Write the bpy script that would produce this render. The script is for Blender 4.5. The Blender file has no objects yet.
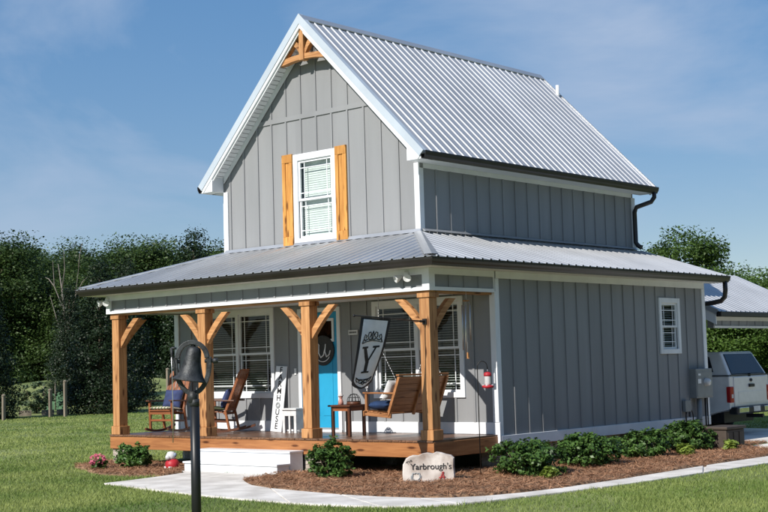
import bpy, bmesh, math, random
import numpy as np
from mathutils import Vector, Matrix
R = math.radians
random.seed(7); rng = np.random.default_rng(11)
S = bpy.context.scene
COL = S.collection

# ------------------------------------------------------------------ camera
CAM = Vector((13.498, -16.54, 1.196))
yaw, pit, rol = R(41.095), R(4.688), R(1.633)
fw = Vector((-math.sin(yaw)*math.cos(pit), math.cos(yaw)*math.cos(pit), math.sin(pit)))
rt = Vector((math.cos(yaw), math.sin(yaw), 0)); up = rt.cross(fw)
r2 = rt*math.cos(rol) - up*math.sin(rol); u2 = rt*math.sin(rol) + up*math.cos(rol)
cd = bpy.data.cameras.new('camera'); cam = bpy.data.objects.new('camera', cd); COL.objects.link(cam)
cam.matrix_world = Matrix(((r2.x, u2.x, -fw.x, CAM.x), (r2.y, u2.y, -fw.y, CAM.y), (r2.z, u2.z, -fw.z, CAM.z), (0, 0, 0, 1)))
cd.sensor_width = 36; cd.lens = 1342.5*36/768; cd.clip_start = .1; cd.clip_end = 3000
S.camera = cam

# ------------------------------------------------------------------ sky, sun, exposure
SUN_EL = R(36); SUN_AZ = R(1.0)          # azimuth measured from -Y towards +X
w = bpy.data.worlds.new('World'); S.world = w; w.use_nodes = True
nt = w.node_tree; nt.nodes.clear()
def wn(t, **k):
    n = nt.nodes.new(t)
    for a, b in k.items(): setattr(n, a, b)
    return n
sky = wn('ShaderNodeTexSky', sky_type='NISHITA', sun_disc=False, sun_elevation=SUN_EL, sun_rotation=math.pi - SUN_AZ,
         air_density=.8, dust_density=0.1, ozone_density=1.3, altitude=50)
tc = wn('ShaderNodeTexCoord'); mp = wn('ShaderNodeMapping'); mp.inputs['Scale'].default_value = (1.5, 1.5, 3.4)
mp.inputs['Rotation'].default_value = (0.25, 0.35, 0.6)
n1 = wn('ShaderNodeTexNoise'); n1.inputs['Scale'].default_value = 2.6; n1.inputs['Detail'].default_value = 7; n1.inputs['Roughness'].default_value = .55; n1.inputs['Distortion'].default_value = .5
cr = wn('ShaderNodeValToRGB'); cr.color_ramp.elements[0].position = .44; cr.color_ramp.elements[1].position = .76
mul = wn('ShaderNodeMath', operation='MULTIPLY_ADD'); mul.inputs[1].default_value = .85; mul.inputs[2].default_value = .04
mix = wn('ShaderNodeMix', data_type='RGBA'); mix.inputs[7].default_value = (4.7, 5.8, 7.7, 1)
bg = wn('ShaderNodeBackground'); bg.inputs['Strength'].default_value = .085
ow = wn('ShaderNodeOutputWorld')
L = nt.links.new
L(tc.outputs['Generated'], mp.inputs['Vector']); L(mp.outputs[0], n1.inputs['Vector']); L(n1.outputs['Fac'], cr.inputs[0])
L(cr.outputs[0], mul.inputs[0]); L(mul.outputs[0], mix.inputs[0]); hsv = wn('ShaderNodeHueSaturation'); hsv.inputs['Saturation'].default_value = 2.55; hsv.inputs['Hue'].default_value = .510; hsv.inputs['Value'].default_value = 3.35; gam = wn('ShaderNodeGamma'); gam.inputs['Gamma'].default_value = .36; L(sky.outputs[0], gam.inputs['Color']); L(gam.outputs[0], hsv.inputs['Color']); L(hsv.outputs[0], mix.inputs[6]); L(mix.outputs[2], bg.inputs[0]); L(bg.outputs[0], ow.inputs[0])
sd = bpy.data.lights.new('sun', 'SUN'); sd.energy = 5.0; sd.angle = R(.5); sd.color = (1, .945, .87)
sun = bpy.data.objects.new('sun', sd); COL.objects.link(sun)
to_sun = Vector((math.sin(SUN_AZ)*math.cos(SUN_EL), -math.cos(SUN_AZ)*math.cos(SUN_EL), math.sin(SUN_EL)))
sun.rotation_euler = to_sun.to_track_quat('Z', 'Y').to_euler(); sun.location = (0, -30, 30)
vs = S.view_settings; vs.view_transform = 'Standard'; vs.look = 'None'; vs.exposure = 0.14; vs.gamma = 1; vs.use_curve_mapping = False

# ------------------------------------------------------------------ materials
def new_mat(name):
    m = bpy.data.materials.new(name); m.use_nodes = True
    t = m.node_tree; b = t.nodes['Principled BSDF']
    return m, t, b
def mat(name, col, rough=.6, metal=0., var=.12, scale=6., bump=0., bscale=40., stretch=(1, 1, 1), spec=.4, rand=0., col2=None, lo=.35, hi=.65):
    """colour with soft noise wear, fine relief and a little per-object difference"""
    m, t, b = new_mat(name); N = t.nodes; K = t.links.new
    b.inputs['Roughness'].default_value = rough; b.inputs['Metallic'].default_value = metal; b.inputs['Specular IOR Level'].default_value = spec
    co = N.new('ShaderNodeTexCoord'); ma = N.new('ShaderNodeMapping'); ma.inputs['Scale'].default_value = stretch
    K(co.outputs['Object'], ma.inputs['Vector'])
    no = N.new('ShaderNodeTexNoise'); no.inputs['Scale'].default_value = scale; no.inputs['Detail'].default_value = 6
    oi = N.new('ShaderNodeObjectInfo')
    K(ma.outputs[0], no.inputs['Vector'])
    rp = N.new('ShaderNodeValToRGB'); rp.color_ramp.elements[0].position = lo; rp.color_ramp.elements[1].position = hi
    c = Vector(col)
    a0 = c*(1-var); a1 = Vector(col2) if col2 else c*(1+var)
    rp.color_ramp.elements[0].color = (*a0, 1); rp.color_ramp.elements[1].color = (*a1, 1)
    K(no.outputs['Fac'], rp.inputs[0])
    out = rp.outputs[0]
    if rand:
        mr = N.new('ShaderNodeMapRange'); mr.inputs[3].default_value = 1-rand; mr.inputs[4].default_value = 1+rand
        K(oi.outputs['Random'], mr.inputs[0])
        hs = N.new('ShaderNodeHueSaturation'); K(mr.outputs[0], hs.inputs['Value']); K(out, hs.inputs['Color']); out = hs.outputs[0]
    K(out, b.inputs['Base Color'])
    if bump:
        n2 = N.new('ShaderNodeTexNoise'); n2.inputs['Scale'].default_value = bscale; n2.inputs['Detail'].default_value = 5
        K(ma.outputs[0], n2.inputs['Vector'])
        bp = N.new('ShaderNodeBump'); bp.inputs['Strength'].default_value = bump; bp.inputs['Distance'].default_value = .01
        K(n2.outputs['Fac'], bp.inputs['Height']); K(bp.outputs[0], b.inputs['Normal'])
    return m
def wood(name, c0, c1, axis='z', rough=.55, knots=True, gs=1., spec=.35):
    m, t, b = new_mat(name); N = t.nodes; K = t.links.new
    b.inputs['Roughness'].default_value = rough; b.inputs['Specular IOR Level'].default_value = spec
    co = N.new('ShaderNodeTexCoord'); ma = N.new('ShaderNodeMapping')
    s = {'x': (.9, 14, 14), 'y': (14, .9, 14), 'z': (14, 14, .9)}[axis]
    ma.inputs['Scale'].default_value = tuple(v*gs for v in s)
    oi = N.new('ShaderNodeObjectInfo'); mu = N.new('ShaderNodeVectorMath'); mu.operation = 'MULTIPLY_ADD'
    cx = N.new('ShaderNodeCombineXYZ')
    for i in range(3): K(oi.outputs['Random'], cx.inputs[i])
    mu.inputs[1].default_value = (17, 23, 31); K(cx.outputs[0], mu.inputs[0]); K(co.outputs['Object'], mu.inputs[2])
    K(mu.outputs[0], ma.inputs['Vector'])
    no = N.new('ShaderNodeTexNoise'); no.inputs['Scale'].default_value = 1.6; no.inputs['Detail'].default_value = 7; no.inputs['Distortion'].default_value = .8
    K(ma.outputs[0], no.inputs['Vector'])
    rp = N.new('ShaderNodeValToRGB'); rp.color_ramp.elements[0].position = .3; rp.color_ramp.elements[1].position = .68
    rp.color_ramp.elements[0].color = (*c0, 1); rp.color_ramp.elements[1].color = (*c1, 1)
    K(no.outputs['Fac'], rp.inputs[0]); out = rp.outputs[0]
    if knots:
        m3 = N.new('ShaderNodeMapping'); k = {'x': (1.2, 5, 5), 'y': (5, 1.2, 5), 'z': (5, 5, 1.2)}[axis]; m3.inputs['Scale'].default_value = tuple(v*1.25 for v in k)
        K(mu.outputs[0], m3.inputs['Vector'])
        vo = N.new('ShaderNodeTexVoronoi'); vo.inputs['Scale'].default_value = 1.5; K(m3.outputs[0], vo.inputs['Vector'])
        kr = N.new('ShaderNodeValToRGB'); kr.color_ramp.elements[0].position = .12; kr.color_ramp.elements[1].position = .27
        kr.color_ramp.elements[0].color = (.20, .12, .08, 1); kr.color_ramp.elements[1].color = (1, 1, 1, 1)
        K(vo.outputs['Distance'], kr.inputs[0])
        mm = N.new('ShaderNodeMix'); mm.data_type = 'RGBA'; mm.blend_type = 'MULTIPLY'; mm.inputs[0].default_value = .9
        K(out, mm.inputs[6]); K(kr.outputs[0], mm.inputs[7]); out = mm.outputs[2]
    mr = N.new('ShaderNodeMapRange'); mr.inputs[3].default_value = .88; mr.inputs[4].default_value = 1.1; K(oi.outputs['Random'], mr.inputs[0])
    hs = N.new('ShaderNodeHueSaturation'); K(mr.outputs[0], hs.inputs['Value']); K(out, hs.inputs['Color'])
    K(hs.outputs[0], b.inputs['Base Color'])
    bp = N.new('ShaderNodeBump'); bp.inputs['Strength'].default_value = .25; bp.inputs['Distance'].default_value = .006
    K(no.outputs['Fac'], bp.inputs['Height']); K(bp.outputs[0], b.inputs['Normal'])
    return m
def leafmat(name, c0, c1, trans=.3, rough=.5, nscale=.6, spec=.3, isl=.55, nw=1.3):
    m = bpy.data.materials.new(name); m.use_nodes = True; t = m.node_tree; N = t.nodes; K = t.links.new; N.clear()
    o = N.new('ShaderNodeOutputMaterial'); p = N.new('ShaderNodeBsdfPrincipled'); tr = N.new('ShaderNodeBsdfTranslucent'); mx = N.new('ShaderNodeMixShader')
    p.inputs['Roughness'].default_value = rough; p.inputs['Specular IOR Level'].default_value = spec
    ge = N.new('ShaderNodeNewGeometry'); co = N.new('ShaderNodeTexCoord'); no = N.new('ShaderNodeTexNoise'); no.inputs['Scale'].default_value = nscale; no.inputs['Detail'].default_value = 3
    oi = N.new('ShaderNodeObjectInfo')
    K(co.outputs['Object'], no.inputs['Vector'])
    ad = N.new('ShaderNodeMath'); ad.operation = 'MULTIPLY_ADD'; ad.inputs[1].default_value = isl; K(ge.outputs['Random Per Island'], ad.inputs[0])
    sb = N.new('ShaderNodeMath'); sb.operation = 'MULTIPLY_ADD'; sb.inputs[1].default_value = nw; sb.inputs[2].default_value = .5-nw*.5-isl*.5; K(no.outputs['Fac'], sb.inputs[0]); K(sb.outputs[0], ad.inputs[2])
    rp = N.new('ShaderNodeValToRGB'); rp.color_ramp.elements[0].color = (*c0, 1); rp.color_ramp.elements[1].color = (*c1, 1)
    K(ad.outputs[0], rp.inputs[0])
    mr = N.new('ShaderNodeMapRange'); mr.inputs[3].default_value = .8; mr.inputs[4].default_value = 1.2; K(oi.outputs['Random'], mr.inputs[0])
    hs = N.new('ShaderNodeHueSaturation'); K(mr.outputs[0], hs.inputs['Value']); K(rp.outputs[0], hs.inputs['Color'])
    K(hs.outputs[0], p.inputs['Base Color']); K(hs.outputs[0], tr.inputs['Color'])
    mx.inputs[0].default_value = trans; K(p.outputs[0], mx.inputs[1]); K(tr.outputs[0], mx.inputs[2]); K(mx.outputs[0], o.inputs[0])
    return m
def glassmat(name, tint, refl=1.45):
    m = bpy.data.materials.new(name); m.use_nodes = True; t = m.node_tree; N = t.nodes; K = t.links.new; N.clear()
    o = N.new('ShaderNodeOutputMaterial'); tr = N.new('ShaderNodeBsdfTransparent'); gl = N.new('ShaderNodeBsdfGlossy'); mx = N.new('ShaderNodeMixShader'); fr = N.new('ShaderNodeFresnel')
    tr.inputs[0].default_value = (*tint, 1); gl.inputs['Roughness'].default_value = .02; fr.inputs['IOR'].default_value = refl
    no = N.new('ShaderNodeTexNoise'); no.inputs['Scale'].default_value = 2.5; bp = N.new('ShaderNodeBump'); bp.inputs['Strength'].default_value = .04; bp.inputs['Distance'].default_value = .05
    K(no.outputs['Fac'], bp.inputs['Height']); K(bp.outputs[0], gl.inputs['Normal'])
    ge = N.new('ShaderNodeNewGeometry'); iv = N.new('ShaderNodeMath'); iv.operation = 'SUBTRACT'; iv.inputs[0].default_value = 1; K(ge.outputs['Backfacing'], iv.inputs[1]); mf = N.new('ShaderNodeMath'); mf.operation = 'MULTIPLY'; K(fr.outputs[0], mf.inputs[0]); K(iv.outputs[0], mf.inputs[1])
    K(mf.outputs[0], mx.inputs[0]); K(tr.outputs[0], mx.inputs[1]); K(gl.outputs[0], mx.inputs[2]); K(mx.outputs[0], o.inputs[0])
    return m
M = {}
M['grey'] = mat('grey_siding', (.250, .257, .266), .62, var=.08, scale=1.6, bump=.15, bscale=55, stretch=(1, 1, .16), rand=.035)
M['greyin'] = mat('grey_sheathing', (.2, .2, .2), .8)
M['white'] = mat('white_trim', (.74, .76, .78), .5, var=.04, scale=3, bump=.03, bscale=30)
M['cream'] = mat('soffit_white', (.70, .69, .66), .6, var=.05, scale=3)
M['metal'] = mat('galvalume', (.49, .502, .516), .40, .66, var=.08, scale=1.1, bump=.03, bscale=9, rand=.06)
M['rakemetal'] = mat('pale_rake_metal', (.50, .56, .62), .45, .15, var=.05, scale=2)
M['bronze'] = mat('bronze_gutter', (.020, .017, .0155), .38, 0., var=.2, scale=2, spec=.5)
M['black'] = mat('black_paint', (.012, .012, .013), .45, 0., var=.2, spec=.4)
for a in 'xyz':
    M['cedar_'+a] = wood('cedar_'+a, (.31, .135, .048), (.57, .30, .125), a, rough=.62)
    M['stain_'+a] = wood('deck_stain_'+a, (.27, .105, .038), (.43, .19, .070), a, rough=.45)
    M['chair_'+a] = wood('chair_wood_'+a, (.17, .055, .022), (.32, .115, .045), a, rough=.38, knots=False, gs=1.6)
    M['dark_'+a] = wood('dark_wood_'+a, (.07, .025, .014), (.13, .05, .025), a, rough=.4, knots=False, gs=1.6)
    M['swing_'+a] = wood('swing_wood_'+a, (.22, .088, .032), (.42, .19, .075), a, rough=.45, knots=True)
M['deck'] = wood('deck_boards', (.13, .066, .038), (.21, .115, .068), 'y', rough=.32, spec=.5)
M['shutter'] = wood('shutter_cedar', (.40, .165, .034), (.66, .335, .09), 'z', rough=.6)
M['door'] = mat('turquoise_paint', (.022, .31, .53), .4, var=.05, scale=3)
M['glass'] = glassmat('window_glass', (.93, .955, .945))
M['tglass'] = glassmat('truck_glass', (.05, .07, .1), 1.6)
M['blind'] = mat('blind_slat', (.68, .71, .70), .5, var=.06)
M['dark'] = mat('dark_void', (.02, .02, .02), .9)
M['brick'] = mat('cream_brick', (.40, .31, .25), .85, var=.35, scale=5, bump=.4, bscale=60, col2=(.58, .52, .45))
M['mortar'] = mat('mortar', (.42, .40, .37), .9)
M['concrete'] = mat('concrete', (.66, .62, .565), .88, var=.16, scale=2.2, bump=.35, bscale=110, col2=(.78, .745, .69))
M['stone'] = mat('sign_stone', (.36, .28, .23), .9, var=.25, scale=3.2, bump=.9, bscale=12, col2=(.66, .61, .56), lo=.28, hi=.55)
M['ink'] = mat('black_ink', (.02, .02, .022), .7)
M['red'] = mat('red_paint', (.42, .02, .03), .5)
M['crimson'] = mat('crimson_ink', (.45, .05, .05), .7)
M['grey_ink'] = mat('grey_ink', (.3, .32, .33), .7)
M['navy'] = mat('navy_cloth', (.035, .05, .13), .9, bump=.3, bscale=90, var=.25)
M['blue'] = mat('blue_cloth', (.012, .035, .10), .85, bump=.3, bscale=90, var=.3)
M['cotton'] = mat('white_cloth', (.62, .62, .62), .9, bump=.3, bscale=60)
M['flag'] = mat('flag_cloth', (.80, .80, .81), .9, bump=.15, bscale=200, var=.05)
M['iron'] = mat('cast_iron', (.035, .038, .04), .52, .35, var=.5, scale=14, bump=.35, bscale=60, spec=.5)
M['pole'] = mat('pole_paint', (.010, .011, .012), .42, var=.2, spec=.45)
M['silver'] = mat('brushed_metal', (.6, .6, .6), .35, .9)
M['elec'] = mat('grey_enamel', (.22, .235, .24), .5, .2, var=.06)
M['pvc'] = mat('white_plastic', (.75, .76, .76), .4, var=.03)
M['truck'] = mat('silver_car_paint', (.70, .70, .69), .3, .2, var=.04)
M['rubber'] = mat('rubber', (.02, .02, .02), .8)
M['chrome'] = mat('chrome', (.7, .7, .7), .15, 1.)
M['taillight'] = mat('red_lens', (.35, .01, .012), .15, spec=.6)
M['clear'] = mat('clear_lens', (.6, .6, .6), .15, spec=.6)
M['bin'] = mat('brown_plastic', (.06, .045, .035), .6)
M['bark'] = mat('bark', (.10, .075, .055), .95, var=.4, scale=5, bump=.7, bscale=15, stretch=(1, 1, .25))
M['deadwood'] = mat('dead_wood', (.17, .15, .13), .95, var=.25, bump=.4)
M['post'] = mat('weathered_post', (.20, .17, .13), .9, var=.3, stretch=(1, 1, .1))
M['leaf_a'] = leafmat('oak_leaves', (.020, .042, .012), (.072, .125, .032))
M['leaf_b'] = leafmat('sweetgum_leaves', (.026, .056, .014), (.10, .165, .04))
M['leaf_c'] = leafmat('cedar_needles', (.006, .015, .006), (.022, .042, .014), .12)
M['leaf_d'] = leafmat('bright_leaves', (.036, .078, .014), (.125, .21, .042), .35)
M['leaf_e'] = leafmat('holly_leaves', (.022, .065, .014), (.13, .235, .055), .18, .4, 5., .3)
M['leaf_f'] = leafmat('grey_green_leaves', (.05, .08, .04), (.13, .18, .09), .25)
M['leaf_g'] = leafmat('lime_leaves', (.13, .20, .03), (.30, .38, .08), .3, .4, 5.)
M['pink'] = leafmat('pink_petals', (.45, .06, .12), (.70, .22, .30), .3, .6, 9.)
M['grass'] = leafmat('grass_blades', (.085, .16, .026), (.33, .375, .115), .25, .6, .45, isl=.4, nw=2.2)
M['straw'] = leafmat('pine_straw', (.17, .080, .042), (.48, .27, .155), .1, .7, 3.)
M['mulch'] = mat('pine_straw_ground', (.19, .105, .058), .95, var=.45, scale=14, bump=.9, bscale=40, col2=(.34, .21, .125))
M['lawn'] = mat('lawn_ground', (.12, .175, .038), .95, var=.3, scale=.32, bump=.9, bscale=12, col2=(.25, .28, .095), lo=.3, hi=.7)
M['net'] = mat('green_net', (.12, .24, .13), .8, var=.2)

# ------------------------------------------------------------------ mesh helpers
OFF = {}
class MB:
    def __init__(s): s.v = []; s.f = []; s.sm = []
    def add(s, vs, fs, smooth=False):
        o = len(s.v); s.v += [tuple(v) for v in vs]; s.f += [tuple(i+o for i in f) for f in fs]; s.sm += [smooth]*len(fs); return s
    def box(s, x0, x1, y0, y1, z0, z1):
        return s.add([(x0,y0,z0),(x1,y0,z0),(x1,y1,z0),(x0,y1,z0),(x0,y0,z1),(x1,y0,z1),(x1,y1,z1),(x0,y1,z1)],
                     [(0,3,2,1),(4,5,6,7),(0,1,5,4),(1,2,6,5),(2,3,7,6),(3,0,4,7)])
    def prism(s, poly, fn, w0, w1):
        n = len(poly); a = [fn(u, v, w0) for u, v in poly]; b = [fn(u, v, w1) for u, v in poly]
        return s.add(a+b, [tuple(range(n))[::-1], tuple(range(n, 2*n))]+[(i, (i+1) % n, n+(i+1) % n, n+i) for i in range(n)])
    def beam(s, p0, p1, w, h, ref=(0, 0, 1)):
        p0 = Vector(p0); p1 = Vector(p1); d = (p1-p0).normalized(); r = d.cross(Vector(ref))
        if r.length < 1e-4: r = d.cross(Vector((1, 0, 0)))
        r.normalize(); u = r.cross(d)
        q = [(-w/2, -h/2), (w/2, -h/2), (w/2, h/2), (-w/2, h/2)]
        vs = [p+r*a+u*b for p in (p0, p1) for a, b in q]
        return s.add(vs, [(0,1,2,3),(7,6,5,4),(0,4,5,1),(1,5,6,2),(2,6,7,3),(3,7,4,0)])
    def tube(s, pts, r, n=8, caps=True):
        pts = [Vector(p) for p in pts]; rs = r if isinstance(r, (list, tuple)) else [r]*len(pts)
        vs = []; prev = None
        for i, p in enumerate(pts):
            d = (pts[min(i+1, len(pts)-1)]-pts[max(i-1, 0)]).normalized()
            if prev is None:
                a = d.orthogonal().normalized()
            else:
                a = (prev-d*prev.dot(d)).normalized()
            prev = a; b = d.cross(a)
            vs += [p+(a*math.cos(2*math.pi*k/n)+b*math.sin(2*math.pi*k/n))*rs[i] for k in range(n)]
        fs = [(i*n+k, i*n+(k+1) % n, (i+1)*n+(k+1) % n, (i+1)*n+k) for i in range(len(pts)-1) for k in range(n)]
        s.add(vs, fs, True)
        if caps:
            o = len(s.v)-len(vs); s.f += [tuple(range(o, o+n))[::-1], tuple(range(o+len(vs)-n, o+len(vs)))]; s.sm += [False, False]
        return s
    def lathe(s, prof, n=20, c=(0, 0, 0), mtx=None):
        c = Vector(c); vs = []
        for r, z in prof:
            for k in range(n):
                v = Vector((r*math.cos(2*math.pi*k/n), r*math.sin(2*math.pi*k/n), z))
                if mtx: v = mtx @ v
                vs.append(v+c)
        fs = [(i*n+k, i*n+(k+1) % n, (i+1)*n+(k+1) % n, (i+1)*n+k) for i in range(len(prof)-1) for k in range(n)]
        return s.add(vs, fs, True)
    def build(s, name, m, parent=None, world=True, bevel=0., seg=2):
        off = OFF.get(parent.name, Vector()) if (parent and world) else Vector()
        me = bpy.data.meshes.new(name)
        me.from_pydata([(x-off.x, y-off.y, z-off.z) for x, y, z in s.v], [], s.f)
        me.polygons.foreach_set('use_smooth', s.sm)
        bm = bmesh.new(); bm.from_mesh(me); bmesh.ops.recalc_face_normals(bm, faces=bm.faces); bm.to_mesh(me); bm.free()
        me.materials.append(M[m] if isinstance(m, str) else m)
        o = bpy.data.objects.new(name, me); COL.objects.link(o)
        if parent: o.parent = parent; OFF[o.name] = OFF.get(parent.name, Vector()) if world else Vector()
        if bevel:
            b = o.modifiers.new('bevel', 'BEVEL'); b.width = bevel; b.segments = seg; b.limit_method = 'ANGLE'; b.angle_limit = R(35)
        return o
def tag(o, label=None, cat=None, group=None, kind=None):
    if label: o['label'] = label
    if cat: o['category'] = cat
    if group: o['group'] = group
    if kind: o['kind'] = kind
    return o
def thing(name, label, cat, loc, rz=0, group=None):
    o = bpy.data.objects.new(name, None); COL.objects.link(o); o.location = loc; o.rotation_euler = (0, 0, rz); o.empty_display_size = .3
    OFF[o.name] = Vector(loc); return tag(o, label, cat, group)
def inst(name, me, parent, loc, rot=None, scale=None):
    o = bpy.data.objects.new(name, me); COL.objects.link(o); o.location = loc
    if rot is not None: o.rotation_euler = rot
    if scale is not None: o.scale = scale
    if parent: o.parent = parent
    return o
def copy_tree(o, parent=None):
    c = o.copy(); COL.objects.link(c); c.parent = parent
    for ch in list(o.children): copy_tree(ch, c)
    return c
def clip(poly, axis, val, keep_ge):
    out = []
    for i in range(len(poly)):
        a = poly[i]; b = poly[(i+1) % len(poly)]
        ia = (a[axis] >= val) == keep_ge or a[axis] == val; ib = (b[axis] >= val) == keep_ge or b[axis] == val
        if ia: out.append(a)
        if ia != ib:
            t = (val-a[axis])/(b[axis]-a[axis]); out.append((a[0]+(b[0]-a[0])*t, a[1]+(b[1]-a[1])*t))
    return out
def cliprect(poly, u0, u1, v0=-1e3, v1=1e3):
    for ax, val, k in ((0, u0, True), (0, u1, False), (1, v0, True), (1, v1, False)):
        if len(poly) < 3: return []
        poly = clip(poly, ax, val, k)
    if len(poly) < 3: return []
    us = [q[0] for q in poly]; vv = [q[1] for q in poly]
    return poly if max(us)-min(us) > .004 and max(vv)-min(vv) > .004 else []
def pieces(poly, u0, u1, openings):
    """convex pieces of poly in the strip u0..u1 with rectangular openings left out"""
    cuts = sorted({u0, u1, *[e for o in openings for e in o[:2] if u0 < e < u1]}); res = []
    for a, b in zip(cuts, cuts[1:]):
        spans = [(-1e3, 1e3)]
        for o in openings:
            if o[0] < (a+b)/2 < o[1]:
                new = []
                for s0, s1 in spans:
                    if o[2] > s0: new.append((s0, min(s1, o[2])))
                    if o[3] < s1: new.append((max(s0, o[3]), s1))
                spans = new
        for s0, s1 in spans:
            q = cliprect(poly, a, b, s0, s1)
            if q: res.append(q)
    return res
def siding(house, poly, battens, openings, fn, trimmed=()):
    us = [q[0] for q in poly]; lo, hi = min(us), max(us)
    m = MB()
    for q in pieces(poly, lo, hi, openings): m.prism(q, fn, -.10, 0)
    wall = m.build('wall', 'greyin', house)
    bs = sorted(b for b in battens if lo+.03 < b < hi-.03); ed = [lo]+bs+[hi]
    for a, b in zip(ed, ed[1:]):
        for q in pieces(poly, a, b, openings): MB().prism(q, fn, .002, .013).build('siding_panel', 'grey', wall)
    for b in bs:
        for q in pieces(poly, b-.021, b+.021, list(openings)+list(trimmed)): MB().prism(q, fn, .0132, .034).build('batten', 'grey', wall)
    return wall

# ------------------------------------------------------------------ layout constants
G = -.60                      # ground level, porch floor is z = 0
W, P, YB = 8.25, 1.75, 9.04   # porch width, porch depth, rear wall
def around(bearing, dist):    # bearing in degrees to the left of +Y, seen from the lawn in front of the house
    b = R(bearing); return Vector((CAM.x-math.sin(b)*dist, CAM.y+math.cos(b)*dist, G))

# ------------------------------------------------------------------ ground
def sheet(name, poly, z, m, thick=0.):
    b = MB()
    if thick: b.prism(poly, lambda u, v, w_: (u, v, w_), z-thick, z)
    else: b.add([(x, y, z) for x, y in poly], [tuple(range(len(poly)))])
    return b.build(name, m)
lawn = MB()
gx = np.concatenate([np.linspace(-900, -120, 8), np.linspace(-100, 60, 41), np.linspace(90, 900, 8)])
gy = np.concatenate([np.linspace(-900, -100, 8), np.linspace(-80, 100, 46), np.linspace(130, 900, 8)])
hillc = around(54.9, 82); hill2 = around(50.6, 86)
def gz(x, y):
    d = math.hypot((x-hillc.x)/9, (y-hillc.y)/9)
    d2 = math.hypot((x-hill2.x)/9, (y-hill2.y)/9)
    return G+1.25*math.exp(-d*d*1.1)+.8*math.exp(-d2*d2*1.1)
lawn.add([(x, y, gz(x, y)) for y in gy for x in gx], [(j*len(gx)+i, j*len(gx)+i+1, (j+1)*len(gx)+i+1, (j+1)*len(gx)+i) for j in range(len(gy)-1) for i in range(len(gx)-1)], True)
tag(lawn.build('lawn', 'lawn'), 'mown green lawn around the house', 'lawn', kind='structure')
outer = [(-4.5,-2.99),(-3.92,-3.11),(-2.87,-3.36),(-1.37,-3.66),(0.67,-3.87),(1.51,-3.8),(2.08,-3.66),(2.51,-3.39),(2.78,-2.95),(2.92,-2.41),(3.02,-1.82),(3.14,-1.15),(3.26,-0.33),(3.36,0.88),(3.40,2.37),(3.50,4.5),(3.65,8.2)]
inner = [(-2.86,-.7),(-2.8,-1.5),(-2.33,-1.87),(-1.83,-2.21),(-1.19,-2.44),(-0.41,-2.59),(0.51,-2.72),(1.22,-2.72),(1.86,-2.62),(2.24,-2.42),(2.5,-2.05),(2.7,-1.49),(2.81,-0.68),(2.86,0.85),(2.80,3.56),(2.85,5.94),(2.9,7.9)]
pathpoly = outer+inner[::-1]+[(-5.32,-.66),(-4.9,-.95),(-4.69,-1.67),(-4.55,-2.42)]
path = tag(sheet('path', pathpoly, G+.006, 'concrete', .04), 'pale concrete path curving along the mulch bed', 'path', kind='structure')
def slab(poly):
    m = MB(); m.prism(poly, lambda u, v, w_: (u, v, w_), G-.02, G+.03); m.build('path_slab', 'concrete', path, bevel=.008, seg=2)
def lerp2(a, b, f): return (a[0]+(b[0]-a[0])*f, a[1]+(b[1]-a[1])*f)
ends = [2, 4, 6, 8, 10, 12, 14, 15, 16]; gp = .012
slab([outer[0], outer[1], lerp2(outer[2], outer[1], gp), lerp2(inner[2], inner[1], gp*2), inner[1], inner[0], (-5.32, -.66), (-4.9, -.95), (-4.69, -1.67), (-4.55, -2.42)])
for a, b in zip(ends, ends[1:]):
    o_ = [lerp2(outer[a], outer[a+1], gp)]+outer[a+1:b]+[lerp2(outer[b], outer[b-1], gp)]; i_ = [lerp2(inner[a], inner[a+1], gp*2)]+inner[a+1:b]+[lerp2(inner[b], inner[b-1], gp*2)]
    slab(o_+i_[::-1])
bed1 = inner[::-1]+[(-2.86,-.1),(-2.86,1.0),(-.5,1.0),(-.5,9.2),(1.25,9.2),(1.25,7.5)]
bed2 = [(-5.32,-.68),(-4.9,-.97),(-4.72,-1.6),(-5.4,-1.75),(-6.2,-1.75),(-6.9,-1.5),(-7.5,-1.15),(-8.1,-.95),(-8.6,-.6),(-8.65,.2),(-8.3,.6),(-5.32,.6)]
def inpoly(px, py, poly):
    x = np.asarray(px); y = np.asarray(py); r = np.zeros(x.shape, bool); n = len(poly)
    for i in range(n):
        x0, y0 = poly[i]; x1, y1 = poly[(i+1) % n]
        c = ((y0 > y) != (y1 > y)); r ^= c & (x < (x1-x0)*(y-y0)/((y1-y0) or 1e-9)+x0)
    return r
def bed(name, poly):
    xs = [q[0] for q in poly]; ys = [q[1] for q in poly]
    bm = bmesh.new(); vs = [bm.verts.new((x, y, G+.004)) for x, y in poly]; f = bm.faces.new(vs)
    for k in range(int((max(xs)-min(xs))/.12)):
        bmesh.ops.bisect_plane(bm, geom=bm.verts[:]+bm.edges[:]+bm.faces[:], plane_co=(min(xs)+.12*(k+1), 0, 0), plane_no=(1, 0, 0))
    for k in range(int((max(ys)-min(ys))/.12)):
        bmesh.ops.bisect_plane(bm, geom=bm.verts[:]+bm.edges[:]+bm.faces[:], plane_co=(0, min(ys)+.12*(k+1), 0), plane_no=(0, 1, 0))
    for v in bm.verts:
        if not v.is_boundary: v.co.z += .045+.02*math.sin(v.co.x*5.1)*math.cos(v.co.y*4.3)+random.uniform(-.008, .012)
    me = bpy.data.meshes.new(name); bm.to_mesh(me); bm.free(); me.materials.append(M['mulch'])
    o = bpy.data.objects.new(name, me); COL.objects.link(o); return o
tag(bed('mulch_bed', bed1), 'brown pine straw bed between the house and path', 'mulch bed', kind='structure')
tag(bed('mulch_bed', bed2), 'small pine straw bed left of the white steps', 'mulch bed', kind='structure')
pad = [(-9, 9.5), (1.3, 9.5), (1.35, 8.0), (3.9, 8.3), (14, 9.3), (14, 14.2), (-9, 14.2)]
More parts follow.
